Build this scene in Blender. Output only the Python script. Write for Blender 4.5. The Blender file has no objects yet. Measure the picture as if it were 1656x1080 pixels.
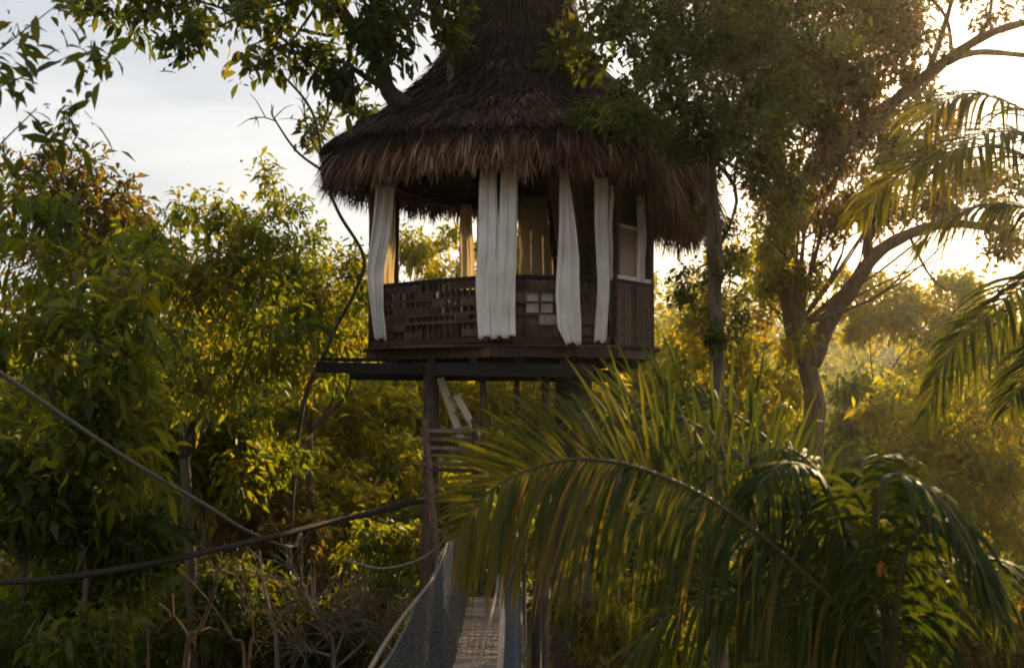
import bpy, math, random
import numpy as np
from mathutils import Vector

SC = bpy.context.scene
COL = SC.collection
PI = math.pi
rad = math.radians

# ------------------------------------------------------------------ camera
F = 1776.0                      # focal length in pixels of the 1656 px wide photograph
PITCH = math.atan(90 / F)
CAM = np.array((0.0, 0.0, 8.0))
cd = bpy.data.cameras.new('camera')
cd.sensor_width = 36.0
cd.lens = 36.0 * F / 1656
cd.clip_end = 3000
cam = bpy.data.objects.new('camera', cd)
COL.objects.link(cam)
cam.location = CAM
cam.rotation_euler = (PI / 2 + PITCH, 0, 0)
SC.camera = cam
cd.dof.use_dof = True
cd.dof.focus_distance = 13.0
cd.dof.aperture_fstop = 3.2

# ------------------------------------------------------------------ world, sun, exposure
SUN_AZ, SUN_EL = 28.5, 18.5     # degrees right of the view axis, above the horizon
w = bpy.data.worlds.new('World')
SC.world = w
w.use_nodes = True
nt = w.node_tree
nt.nodes.clear()
out = nt.nodes.new('ShaderNodeOutputWorld')
bg = nt.nodes.new('ShaderNodeBackground')
sky = nt.nodes.new('ShaderNodeTexSky')
sky.sky_type = 'NISHITA'
sky.sun_disc = False
sky.sun_elevation = rad(SUN_EL)
sky.sun_rotation = rad(SUN_AZ)
sky.air_density = 1.0
sky.dust_density = 4.0
sky.ozone_density = 1.0
# a thin high veil of cloud over the whole sky
tc = nt.nodes.new('ShaderNodeTexCoord')
mp = nt.nodes.new('ShaderNodeMapping')
mp.inputs['Scale'].default_value = (1.0, 1.0, 4.5)
nz = nt.nodes.new('ShaderNodeTexNoise')
nz.inputs['Scale'].default_value = 2.6
nz.inputs['Detail'].default_value = 6
nz.inputs['Roughness'].default_value = 0.55
cr = nt.nodes.new('ShaderNodeValToRGB')
cr.color_ramp.elements[0].position = 0.36
cr.color_ramp.elements[0].color = (0.86, 0.86, 0.86, 1)
cr.color_ramp.elements[1].position = 0.66
cr.color_ramp.elements[1].color = (0.80, 0.80, 0.80, 1)
bw = nt.nodes.new('ShaderNodeRGBToBW')
veil = nt.nodes.new('ShaderNodeValToRGB')       # thin high cloud: grey-blue gaps to white wisps
veil.color_ramp.elements[0].position = 0.40
veil.color_ramp.elements[0].color = (0.68, 0.71, 0.75, 1)
veil.color_ramp.elements[1].position = 0.62
veil.color_ramp.elements[1].color = (0.93, 0.92, 0.90, 1)
vs_ = nt.nodes.new('ShaderNodeVectorMath')
vs_.operation = 'SCALE'
vs_.inputs['Scale'].default_value = 3.35
mx = nt.nodes.new('ShaderNodeMix')
mx.data_type = 'RGBA'
L = nt.links.new
L(tc.outputs['Generated'], mp.inputs['Vector'])
L(mp.outputs['Vector'], nz.inputs['Vector'])
L(nz.outputs['Fac'], cr.inputs['Fac'])
L(cr.outputs['Color'], bw.inputs['Color'])
L(bw.outputs['Val'], mx.inputs['Factor'])
L(sky.outputs['Color'], mx.inputs['A'])
L(nz.outputs['Fac'], veil.inputs['Fac'])
L(veil.outputs['Color'], vs_.inputs[0])
L(vs_.outputs['Vector'], mx.inputs['B'])
L(mx.outputs['Result'], bg.inputs['Color'])
bg.inputs['Strength'].default_value = 0.15
L(bg.outputs['Background'], out.inputs['Surface'])

sl = bpy.data.lights.new('sun', 'SUN')
sl.energy = 5.0
sl.angle = rad(0.6)
sl.color = (1.0, 0.72, 0.38)
sun = bpy.data.objects.new('sun', sl)
COL.objects.link(sun)
sd = Vector((math.sin(rad(SUN_AZ)) * math.cos(rad(SUN_EL)), math.cos(rad(SUN_AZ)) * math.cos(rad(SUN_EL)), math.sin(rad(SUN_EL))))
sun.rotation_euler = sd.to_track_quat('Z', 'Y').to_euler()
sun.location = (20, 40, 40)

SC.view_settings.view_transform = 'Standard'
SC.view_settings.look = 'None'
SC.view_settings.exposure = 0.9
SC.view_settings.gamma = 1.0
SC.view_settings.use_curve_mapping = False
SC.render.engine = 'CYCLES'
SC.cycles.use_denoising = True
SC.cycles.denoiser = 'OPENIMAGEDENOISE'
SC.cycles.use_adaptive_sampling = True
SC.cycles.adaptive_threshold = 0.025
SC.cycles.max_bounces = 7
SC.cycles.diffuse_bounces = 3
SC.cycles.transmission_bounces = 6
SC.cycles.volume_bounces = 1
SC.cycles.sample_clamp_indirect = 4.0
SC.cycles.filter_width = 1.9
HAZE_DENSITY = 0.0005

# ------------------------------------------------------------------ helpers
cp, sp = math.cos(PITCH), math.sin(PITCH)


def P(px, py, d):
    """World point that stands at depth Y = d and shows at photo pixel (px, py)."""
    x = (px - 828.0) / F
    v = (540.0 - py) / F
    dy = cp - v * sp
    dz = sp + v * cp
    s = d / dy
    return np.array((x * s, d, 8.0 + dz * s))


def tag(o, label=None, cat=None, group=None, kind=None):
    if label: o['label'] = label
    if cat: o['category'] = cat
    if group: o['group'] = group
    if kind: o['kind'] = kind
    return o


def link(name, me, mat=None, parent=None):
    if mat is not None and not me.materials:
        me.materials.append(mat)
    o = bpy.data.objects.new(name, me)
    COL.objects.link(o)
    if parent is not None:
        o.parent = parent
    return o


def thing(name, label, cat, group=None):
    o = bpy.data.objects.new(name, None)
    o.empty_display_size = 0.2
    COL.objects.link(o)
    return tag(o, label, cat, group)


def np_mesh(name, V, T, rnd=None, smooth=False):
    V = np.ascontiguousarray(V, dtype=np.float32)
    T = np.ascontiguousarray(T, dtype=np.int32)
    me = bpy.data.meshes.new(name)
    me.vertices.add(len(V))
    me.vertices.foreach_set('co', V.ravel())
    k = T.shape[1]
    me.loops.add(T.size)
    me.loops.foreach_set('vertex_index', T.ravel())
    me.polygons.add(len(T))
    me.polygons.foreach_set('loop_start', np.arange(0, T.size, k, dtype=np.int32))
    if smooth:
        me.polygons.foreach_set('use_smooth', np.ones(len(T), dtype=bool))
    me.update(calc_edges=True)
    me.validate()
    if rnd is not None:
        a = me.attributes.new('rnd', 'FLOAT', 'FACE')
        a.data.foreach_set('value', np.ascontiguousarray(rnd, dtype=np.float32))
    return me


class MB:
    """Collects quads and triangles, builds one mesh."""
    def __init__(self):
        self.v = []
        self.f = []

    def add(self, vs, fs):
        n = len(self.v)
        self.v += [tuple(map(float, q)) for q in vs]
        self.f += [tuple(i + n for i in f) for f in fs]
        return self

    def beam(self, a, b, wd, th, up=(0, 0, 1), jit=0.0):
        """A box from a to b, wd wide, th thick (along up)."""
        a = np.array(a, float); b = np.array(b, float)
        d = b - a; d /= np.linalg.norm(d)
        up = np.array(up, float)
        s = np.cross(d, up)
        if np.linalg.norm(s) < 1e-5:
            s = np.cross(d, (0, 1, 0))
        s /= np.linalg.norm(s)
        u = np.cross(s, d)
        c = min(wd, th) * 0.12
        vs = []
        for p in (a, b):
            for (i, j) in ((-1, -1), (1, -1), (1, 1), (-1, 1)):
                vs.append(p + s * i * (wd / 2) + u * j * (th / 2) + np.array([random.uniform(-jit, jit) for _ in range(3)]))
        self.add(vs, [(0, 3, 2, 1), (4, 5, 6, 7), (0, 1, 5, 4), (1, 2, 6, 5), (2, 3, 7, 6), (3, 0, 4, 7)])
        return self

    def tube(self, pts, rs, n=8, cap=True):
        pts = [np.array(p, float) for p in pts]
        m = len(pts)
        vs, fs = [], []
        ref = np.array((0.31, 0.87, 0.12))
        for i, p in enumerate(pts):
            t = pts[min(i + 1, m - 1)] - pts[max(i - 1, 0)]
            t /= np.linalg.norm(t) + 1e-9
            s = np.cross(t, ref); s /= np.linalg.norm(s) + 1e-9
            u = np.cross(s, t)
            r = rs[i] if hasattr(rs, '__len__') else rs
            for k in range(n):
                a = 2 * PI * k / n
                vs.append(p + (s * math.cos(a) + u * math.sin(a)) * r)
        for i in range(m - 1):
            for k in range(n):
                k2 = (k + 1) % n
                fs.append((i * n + k, i * n + k2, (i + 1) * n + k2, (i + 1) * n + k))
        if cap:
            fs.append(tuple(range(n - 1, -1, -1)))
            fs.append(tuple((m - 1) * n + k for k in range(n)))
        self.add(vs, fs)
        return self

    def mesh(self, name, smooth=False):
        me = bpy.data.meshes.new(name)
        me.from_pydata(self.v, [], self.f)
        if smooth:
            me.polygons.foreach_set('use_smooth', np.ones(len(me.polygons), dtype=bool))
        me.update()
        return me

    def build(self, name, mat, parent=None, smooth=False):
        return link(name, self.mesh(name, smooth), mat, parent)


def spline(pts, n=24):
    """Catmull-Rom through the points."""
    p = [np.array(q, float) for q in pts]
    p = [2 * p[0] - p[1]] + p + [2 * p[-1] - p[-2]]
    res = []
    segs = len(p) - 3
    for j in range(n + 1):
        t = j / n * segs
        i = min(int(t), segs - 1)
        t -= i
        a, b, c, d = p[i:i + 4]
        res.append(0.5 * (2 * b + (c - a) * t + (2 * a - 5 * b + 4 * c - d) * t * t + (3 * b - a - 3 * c + d) * t ** 3))
    return res


def norm(a):
    return a / (np.linalg.norm(a, axis=-1, keepdims=True) + 1e-9)


# ------------------------------------------------------------------ materials
def new_mat(name):
    m = bpy.data.materials.new(name)
    m.use_nodes = True
    t = m.node_tree
    t.nodes.clear()
    o = t.nodes.new('ShaderNodeOutputMaterial')
    return m, t, o


def ramp(t, stops):
    r = t.nodes.new('ShaderNodeValToRGB')
    e = r.color_ramp.elements
    while len(e) < len(stops):
        e.new(0.5)
    for i, (p, c) in enumerate(stops):
        e[i].position = p
        e[i].color = (*c, 1)
    return r


def leaf_mat(name, stops, trans, tfac=0.45, rough=0.5, spec=0.2):
    """Leaf: colour by a per-leaf random value, light comes through from behind."""
    m, t, o = new_mat(name)
    at = t.nodes.new('ShaderNodeAttribute')
    at.attribute_name = 'rnd'
    r = ramp(t, stops)
    r2 = ramp(t, trans)
    ns = t.nodes.new('ShaderNodeTexNoise'); ns.inputs['Scale'].default_value = 9.0
    ad = t.nodes.new('ShaderNodeMath'); ad.operation = 'MULTIPLY_ADD'
    ad.inputs[1].default_value = 0.35; 
    sb = t.nodes.new('ShaderNodeMath'); sb.operation = 'SUBTRACT'; sb.inputs[1].default_value = 0.175
    b = t.nodes.new('ShaderNodeBsdfPrincipled')
    b.inputs['Roughness'].default_value = rough
    b.inputs['Specular IOR Level'].default_value = spec
    tr = t.nodes.new('ShaderNodeBsdfTranslucent')
    mi = t.nodes.new('ShaderNodeMixShader')
    mi.inputs['Fac'].default_value = tfac
    K = t.links.new
    K(ns.outputs['Fac'], ad.inputs[0]); K(at.outputs['Fac'], ad.inputs[2])
    K(ad.outputs[0], sb.inputs[0])
    K(sb.outputs[0], r.inputs['Fac']); K(sb.outputs[0], r2.inputs['Fac'])
    K(r.outputs['Color'], b.inputs['Base Color'])
    K(r2.outputs['Color'], tr.inputs['Color'])
    K(b.outputs['BSDF'], mi.inputs[1]); K(tr.outputs['BSDF'], mi.inputs[2])
    K(mi.outputs['Shader'], o.inputs['Surface'])
    return m


def wood_mat(name, stops, scale=(3, 3, 14), rough=0.8, bump=0.35, nscale=4.0, spec=0.25, objrand=0.5):
    m, t, o = new_mat(name)
    tcn = t.nodes.new('ShaderNodeTexCoord')
    mpn = t.nodes.new('ShaderNodeMapping'); mpn.inputs['Scale'].default_value = scale
    oi = t.nodes.new('ShaderNodeObjectInfo')
    ns = t.nodes.new('ShaderNodeTexNoise')
    ns.inputs['Scale'].default_value = nscale; ns.inputs['Detail'].default_value = 8; ns.inputs['Roughness'].default_value = 0.65
    r = ramp(t, stops)
    ma = t.nodes.new('ShaderNodeMath'); ma.operation = 'MULTIPLY_ADD'; ma.inputs[1].default_value = objrand * 0.5
    su = t.nodes.new('ShaderNodeMath'); su.operation = 'SUBTRACT'; su.inputs[1].default_value = objrand * 0.25
    b = t.nodes.new('ShaderNodeBsdfPrincipled')
    b.inputs['Roughness'].default_value = rough
    b.inputs['Specular IOR Level'].default_value = spec
    bp = t.nodes.new('ShaderNodeBump'); bp.inputs['Strength'].default_value = bump; bp.inputs['Distance'].default_value = 0.03
    K = t.links.new
    K(tcn.outputs['Object'], mpn.inputs['Vector']); K(mpn.outputs['Vector'], ns.inputs['Vector'])
    K(oi.outputs['Random'], ma.inputs[0]); K(ns.outputs['Fac'], ma.inputs[2]); K(ma.outputs[0], su.inputs[0])
    K(su.outputs[0], r.inputs['Fac']); K(r.outputs['Color'], b.inputs['Base Color'])
    K(ns.outputs['Fac'], bp.inputs['Height']); K(bp.outputs['Normal'], b.inputs['Normal'])
    K(b.outputs['BSDF'], o.inputs['Surface'])
    return m


def strand_mat(name, stops, tfac=0.12, rough=0.75):
    m = leaf_mat(name, stops, stops, tfac, rough, 0.15)
    return m


def cloth_mat(name, col, tcol, tfac=0.3, weave=220):
    m, t, o = new_mat(name)
    tcn = t.nodes.new('ShaderNodeTexCoord')
    ns = t.nodes.new('ShaderNodeTexNoise'); ns.inputs['Scale'].default_value = 2.5; ns.inputs['Detail'].default_value = 6
    wv = t.nodes.new('ShaderNodeTexNoise'); wv.inputs['Scale'].default_value = weave
    r = ramp(t, [(0.3, tuple(c * f for c, f in zip(col, (0.80, 0.76, 0.70)))), (0.62, col)])
    b = t.nodes.new('ShaderNodeBsdfPrincipled'); b.inputs['Roughness'].default_value = 0.9
    b.inputs['Specular IOR Level'].default_value = 0.1
    tr = t.nodes.new('ShaderNodeBsdfTranslucent'); tr.inputs['Color'].default_value = (*tcol, 1)
    mi = t.nodes.new('ShaderNodeMixShader'); mi.inputs['Fac'].default_value = tfac
    bp = t.nodes.new('ShaderNodeBump'); bp.inputs['Strength'].default_value = 0.2; bp.inputs['Distance'].default_value = 0.004
    K = t.links.new
    K(tcn.outputs['Object'], ns.inputs['Vector']); K(tcn.outputs['Object'], wv.inputs['Vector'])
    K(ns.outputs['Fac'], r.inputs['Fac']); K(r.outputs['Color'], b.inputs['Base Color'])
    K(wv.outputs['Fac'], bp.inputs['Height']); K(bp.outputs['Normal'], b.inputs['Normal'])
    K(b.outputs['BSDF'], mi.inputs[1]); K(tr.outputs['BSDF'], mi.inputs[2]); K(mi.outputs['Shader'], o.inputs['Surface'])
    return m


M = {}
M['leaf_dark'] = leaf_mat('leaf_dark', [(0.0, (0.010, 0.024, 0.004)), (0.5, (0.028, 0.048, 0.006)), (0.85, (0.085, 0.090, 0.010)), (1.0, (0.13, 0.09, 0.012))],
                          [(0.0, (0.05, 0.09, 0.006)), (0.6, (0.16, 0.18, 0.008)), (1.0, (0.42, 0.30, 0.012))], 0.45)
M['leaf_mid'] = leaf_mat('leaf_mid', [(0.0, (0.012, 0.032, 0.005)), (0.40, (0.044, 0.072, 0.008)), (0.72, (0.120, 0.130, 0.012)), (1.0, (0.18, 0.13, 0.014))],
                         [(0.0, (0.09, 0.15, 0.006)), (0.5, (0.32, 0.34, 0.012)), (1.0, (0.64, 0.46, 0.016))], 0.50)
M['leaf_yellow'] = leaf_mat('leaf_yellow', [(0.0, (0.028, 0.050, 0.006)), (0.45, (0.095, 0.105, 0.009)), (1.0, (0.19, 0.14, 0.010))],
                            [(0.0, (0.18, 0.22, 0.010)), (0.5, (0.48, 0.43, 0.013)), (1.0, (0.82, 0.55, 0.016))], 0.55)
M['leaf_olive'] = leaf_mat('leaf_olive', [(0.0, (0.018, 0.026, 0.005)), (0.55, (0.055, 0.052, 0.008)), (1.0, (0.13, 0.078, 0.016))],
                           [(0.0, (0.10, 0.09, 0.008)), (0.6, (0.30, 0.20, 0.011)), (1.0, (0.50, 0.23, 0.02))], 0.47)
M['palm'] = leaf_mat('palm', [(0.0, (0.009, 0.020, 0.005)), (0.5, (0.022, 0.037, 0.007)), (1.0, (0.085, 0.082, 0.009))],
                     [(0.0, (0.07, 0.11, 0.006)), (0.6, (0.18, 0.19, 0.008)), (1.0, (0.46, 0.36, 0.010))], 0.30, 0.62, 0.10)
M['palm_yellow'] = leaf_mat('palm_yellow', [(0.0, (0.026, 0.030, 0.006)), (1.0, (0.09, 0.065, 0.011))],
                         [(0.0, (0.30, 0.25, 0.014)), (1.0, (0.52, 0.33, 0.02))], 0.38, 0.5, 0.15)
M['withered'] = leaf_mat('withered', [(0.0, (0.30, 0.13, 0.03)), (1.0, (0.42, 0.20, 0.05))], [(0.0, (0.6, 0.28, 0.04)), (1.0, (0.7, 0.34, 0.05))], 0.5)
M['bark'] = wood_mat('bark', [(0.25, (0.045, 0.032, 0.024)), (0.55, (0.115, 0.085, 0.062)), (0.8, (0.20, 0.16, 0.12))], (6, 6, 1.6), 0.9, 0.8, 3.0)
M['bark_pale'] = wood_mat('bark_pale', [(0.25, (0.10, 0.078, 0.058)), (0.6, (0.24, 0.19, 0.145)), (0.85, (0.38, 0.32, 0.26))], (5, 5, 1.4), 0.9, 0.6, 3.0)
M['bark_brown'] = wood_mat('bark_brown', [(0.25, (0.05, 0.032, 0.018)), (0.55, (0.13, 0.085, 0.048)), (0.85, (0.24, 0.165, 0.10))], (5, 5, 1.4), 0.9, 0.8, 3.0)
M['bark_moss'] = wood_mat('bark_moss', [(0.3, (0.05, 0.045, 0.02)), (0.5, (0.13, 0.10, 0.05)), (0.7, (0.10, 0.105, 0.028)), (0.9, (0.22, 0.17, 0.09))], (4, 4, 2), 0.95, 0.8, 3.0)
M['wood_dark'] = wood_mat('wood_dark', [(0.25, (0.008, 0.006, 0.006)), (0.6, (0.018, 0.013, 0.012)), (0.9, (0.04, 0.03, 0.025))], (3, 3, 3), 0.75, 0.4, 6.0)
M['wood_brown'] = wood_mat('wood_brown', [(0.2, (0.026, 0.014, 0.009)), (0.55, (0.070, 0.040, 0.026)), (0.9, (0.16, 0.10, 0.066))], (5, 5, 2.0), 0.75, 0.4, 5.0, objrand=0.8)
M['wood_grey'] = wood_mat('wood_grey', [(0.2, (0.12, 0.095, 0.075)), (0.55, (0.24, 0.19, 0.15)), (0.9, (0.38, 0.31, 0.25))], (4, 4, 4), 0.8, 0.35, 6.0, objrand=0.8)
M['wood_pale'] = wood_mat('wood_pale', [(0.2, (0.26, 0.19, 0.13)), (0.6, (0.46, 0.36, 0.26)), (0.9, (0.6, 0.5, 0.38))], (4, 4, 2), 0.7, 0.3, 5.0)
M['white_paint'] = wood_mat('white_paint', [(0.2, (0.42, 0.39, 0.35)), (0.6, (0.62, 0.58, 0.53)), (0.9, (0.72, 0.69, 0.65))], (3, 3, 3), 0.6, 0.15, 6.0)
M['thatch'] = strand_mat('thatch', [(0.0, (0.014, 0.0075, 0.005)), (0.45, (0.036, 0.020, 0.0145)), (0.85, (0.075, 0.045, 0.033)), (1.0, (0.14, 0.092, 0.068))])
M['thatch_hem'] = strand_mat('thatch_hem', [(0.0, (0.06, 0.030, 0.017)), (0.5, (0.16, 0.082, 0.049)), (0.85, (0.25, 0.145, 0.09)), (1.0, (0.36, 0.24, 0.165))])  # warmer brown, and lightened to carry the stronger light on the hem
M['cloth_white'] = cloth_mat('cloth_white', (0.86, 0.82, 0.78), (0.75, 0.68, 0.58), 0.18)
M['cloth_tan'] = cloth_mat('cloth_tan', (0.55, 0.47, 0.35), (0.80, 0.69, 0.50), 0.65)
M['net_grey'] = cloth_mat('net_grey', (0.17, 0.175, 0.18), (0.2, 0.2, 0.21), 0.4, 60)
M['net_blue'] = cloth_mat('net_blue', (0.19, 0.225, 0.275), (0.2, 0.23, 0.28), 0.4, 60)
M['bamboo'] = wood_mat('bamboo', [(0.2, (0.22, 0.16, 0.125)), (0.55, (0.40, 0.31, 0.25)), (0.9, (0.55, 0.45, 0.37))], (4, 4, 4), 0.7, 0.3, 6.0, objrand=0.9)
M['rope_pale'] = wood_mat('rope_pale', [(0.2, (0.15, 0.12, 0.09)), (0.6, (0.28, 0.225, 0.175)), (0.9, (0.42, 0.35, 0.28))], (20, 20, 20), 0.85, 0.5, 10.0)
M['rope_grey'] = wood_mat('rope_grey', [(0.2, (0.09, 0.075, 0.06)), (0.6, (0.17, 0.145, 0.12)), (0.9, (0.26, 0.22, 0.19))], (20, 20, 20), 0.85, 0.5, 10.0)
M['rope_dark'] = wood_mat('rope_dark', [(0.2, (0.012, 0.010, 0.009)), (0.6, (0.028, 0.021, 0.018)), (0.9, (0.05, 0.04, 0.033))], (20, 20, 20), 0.7, 0.4, 10.0)
M['rachis'] = wood_mat('rachis', [(0.2, (0.04, 0.036, 0.014)), (0.6, (0.085, 0.068, 0.03)), (0.9, (0.16, 0.12, 0.06))], (8, 8, 8), 0.6, 0.2, 5.0)
M['soil'] = wood_mat('soil', [(0.3, (0.045, 0.032, 0.020)), (0.5, (0.075, 0.055, 0.032)), (0.7, (0.05, 0.055, 0.02))], (1, 1, 1), 0.95, 0.6, 0.8)


def glass_mat():
    m, t, o = new_mat('window_pane')
    b = t.nodes.new('ShaderNodeBsdfPrincipled')
    b.inputs['Base Color'].default_value = (0.20, 0.13, 0.075, 1)
    b.inputs['Roughness'].default_value = 0.5
    b.inputs['Transmission Weight'].default_value = 0.06
    b.inputs['IOR'].default_value = 1.3
    ns = t.nodes.new('ShaderNodeTexNoise'); ns.inputs['Scale'].default_value = 4
    bp = t.nodes.new('ShaderNodeBump'); bp.inputs['Strength'].default_value = 0.1
    t.links.new(ns.outputs['Fac'], bp.inputs['Height']); t.links.new(bp.outputs['Normal'], b.inputs['Normal'])
    t.links.new(b.outputs['BSDF'], o.inputs['Surface'])
    return m


M['pane'] = glass_mat()

# ------------------------------------------------------------------ the ground
def ground_z(x, y):
    x = np.asarray(x, float); y = np.asarray(y, float)
    r = np.hypot(x, y - 10)
    s = np.clip((r - 38) / 85, 0, 1)
    s = s * s * (3 - 2 * s)
    hill = s * (10.5 + 2.5 * np.sin(x * 0.045 + 1.1) + 1.5 * np.sin(y * 0.06))
    return 2.0 + 0.35 * np.sin(x * 0.31 + 0.4) * np.cos(y * 0.27) + 0.15 * np.sin(x * 0.9 + y * 0.7) + hill


N = 141
gx, gy = np.meshgrid(np.linspace(-1, 1, N), np.linspace(-1, 1, N))
gx = np.sign(gx) * np.abs(gx) ** 1.6 * 210; gy = 10 + np.sign(gy) * np.abs(gy) ** 1.6 * 210
gv = np.stack([gx.ravel(), gy.ravel(), ground_z(gx, gy).ravel()], 1)
ii = np.arange(N * N).reshape(N, N)
gq = np.stack([ii[:-1, :-1].ravel(), ii[:-1, 1:].ravel(), ii[1:, 1:].ravel(), ii[1:, :-1].ravel()], 1)
tag(link('ground', np_mesh('ground', gv, gq, smooth=True), M['soil']), kind='structure')


def gz(x, y):
    return float(ground_z(x, y))


# ------------------------------------------------------------------ leaves and trees
def leaf_geo(p, d, nrm, ln, wd, droop, big):
    """Vectorised leaves. p base, d direction, nrm rough normal. Returns V, T, leaves x tris."""
    n = len(p)
    d = norm(d)
    s = norm(np.cross(d, nrm))
    u = np.cross(s, d)
    ln = ln[:, None]; wd = wd[:, None]
    g = np.zeros_like(p); g[:, 2] = -1
    if not big:
        tip = p + d * ln + g * ln * droop
        mid = p + d * ln * 0.45 + g * ln * droop * 0.15
        l = mid + s * wd * 0.5 + u * wd * 0.14
        r = mid - s * wd * 0.5 + u * wd * 0.14
        V = np.stack([p, l, tip, r], 1).reshape(-1, 3)
        base = (np.arange(n) * 4)[:, None]
        T = np.concatenate([base + np.array([[0, 1, 2]]), base + np.array([[0, 2, 3]])], 1).reshape(-1, 3)
        return V, T, 2
    rows = []
    for t, wf in ((0.0, 0.05), (0.30, 0.85), (0.62, 0.95), (1.0, 0.03)):
        c = p + d * ln * t * (1 - 0.12 * droop * t) + g * ln * droop * t * t
        rows += [c + s * wd * wf * 0.5 + u * wd * wf * 0.16, c, c - s * wd * wf * 0.5 + u * wd * wf * 0.16]
    V = np.stack(rows, 1).reshape(-1, 3)
    base = (np.arange(n) * 12)[:, None]
    f = []
    for k in range(3):
        a = 3 * k
        f += [(a, a + 1, a + 4), (a, a + 4, a + 3), (a + 1, a + 2, a + 5), (a + 1, a + 5, a + 4)]
    T = (base[:, :, None] + np.array(f)[None]).reshape(-1, 3)
    return V, T, 12


def twigs_mesh(S, E, r0, bend):
    """Thin three-sided bent twigs from S to E."""
    n = len(S)
    d = norm(E - S)
    ref = np.tile(np.array([[0.2, 0.3, 0.9]]), (n, 1))
    a = norm(np.cross(d, ref)); b = np.cross(a, d)
    rows = []
    for t, rf in ((0, 1.0), (0.55, 0.7), (1.0, 0.25)):
        c = S + (E - S) * t
        c[:, 2] += bend * np.sin(t * PI)
        for k in range(3):
            an = 2 * PI * k / 3
            rows.append(c + (a * math.cos(an) + b * math.sin(an)) * (r0 * rf)[:, None])
    V = np.stack(rows, 1).reshape(-1, 3)
    f = []
    for i in range(2):
        for k in range(3):
            k2 = (k + 1) % 3
            f += [(i * 3 + k, i * 3 + k2, i * 3 + 3 + k2), (i * 3 + k, i * 3 + 3 + k2, i * 3 + 3 + k)]
    T = ((np.arange(n) * 9)[:, None, None] + np.array(f)[None]).reshape(-1, 3)
    return V, T


def blob(px, py, d, rx, rz, ry=None):
    """An egg of foliage: centre at a photo pixel and depth, radii in photo pixels (depth radius in metres)."""
    c = P(px, py, d)
    k = d / F
    return c, np.array((rx * k, ry if ry else rx * k * 0.9, rz * k))


LEAFPROTO = {}


def leaf_protos(mat, ln, wd):
    key = (mat, ln, wd)
    if key not in LEAFPROTO:
        ms = []
        for i in range(6):
            V, T, k = leaf_geo(np.zeros((1, 3)), np.array([[1.0, 0, 0]]), np.array([[0, 0, 1.0]]),
                               np.array([ln]), np.array([wd]), 0.08 + 0.09 * i, True)
            me = np_mesh('leaf', V, T, np.full(len(T), (i + 0.5) / 6), smooth=True)
            me.materials.append(M[mat])
            ms.append(me)
        LEAFPROTO[key] = ms
    return LEAFPROTO[key]


def place_leaf(parent, mat, ln, wd, p, d, nrm, k, scale):
    from mathutils import Matrix
    ms = leaf_protos(mat, ln, wd)
    o = bpy.data.objects.new('leaf', ms[k % 6])
    COL.objects.link(o)
    o.parent = parent
    d = d / np.linalg.norm(d)
    s = np.cross(nrm, d); s /= np.linalg.norm(s) + 1e-9
    u = np.cross(d, s)
    m = Matrix(((d[0], s[0], u[0], p[0]), (d[1], s[1], u[1], p[1]), (d[2], s[2], u[2], p[2]), (0, 0, 0, 1)))
    o.matrix_world = m @ Matrix.Scale(scale, 4)
    o.matrix_basis = o.matrix_world
    return o


def foliage(rng, blobs, twig_k, per_twig, ln, wd, droop=0.25, spread=0.10, shell=0.55, updown=-0.25, clump=9):
    """Twigs through the crown's eggs and leaves along them."""
    S, E, TW = [], [], []
    for c, r in blobs:
        n = max(8, int(twig_k * (r[0] * r[1] * r[2]) ** (2 / 3)))
        cl = clump
        nc = max(2, n // cl)
        v = norm(rng.normal(size=(nc, 3)))
        q = shell + (1 - shell) * rng.random((nc, 1)) ** 0.7
        q = q * np.where(rng.random((nc, 1)) < 0.12, rng.uniform(1.1, 1.4, (nc, 1)), 1.0)
        cc = c + v * r * q * (1 + 0.14 * rng.normal(size=(nc, 1)))
        cr_ = float(np.mean(r)) * rng.uniform(0.22, 0.46, (nc, 1))
        tone = rng.random(nc)
        ci = np.repeat(np.arange(nc), cl)
        v2 = norm(rng.normal(size=(nc * cl, 3)) * np.array((1, 1, 0.7)) + v[ci] * 0.7)
        e = cc[ci] + v2 * cr_[ci] * rng.uniform(0.6, 1.25, (nc * cl, 1))
        s = cc[ci] + v2 * cr_[ci] * 0.12 - v[ci] * cr_[ci] * 0.25
        S.append(s); E.append(e); TW.append(tone[ci])
    TW = np.concatenate(TW)
    S = np.concatenate(S); E = np.concatenate(E)
    m = per_twig
    nt_ = len(S)
    tw = np.repeat(np.arange(nt_), m)
    t = rng.uniform(0.3, 1.05, nt_ * m)[:, None]
    td = norm(E - S)[tw]
    p = S[tw] + (E - S)[tw] * t + rng.normal(size=(nt_ * m, 3)) * spread
    d = norm(td * 0.5 + rng.normal(size=p.shape) * 0.75 + np.array([0, 0, updown]))
    nr = norm(rng.normal(size=p.shape) * 0.6 + np.array([0, 0, 1.0]))
    sz = np.where(rng.random(len(p)) < 0.45, rng.uniform(0.3, 0.7, len(p)), rng.uniform(0.7, 1.4, len(p)))
    # a twig shares a tone, so tufts read light and dark
    rn = np.clip(0.5 * TW[tw] + 0.15 * rng.random(nt_)[tw] + 0.35 * rng.random(len(p)), 0, 1)
    return S, E, p, d, nr, sz, rn


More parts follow.
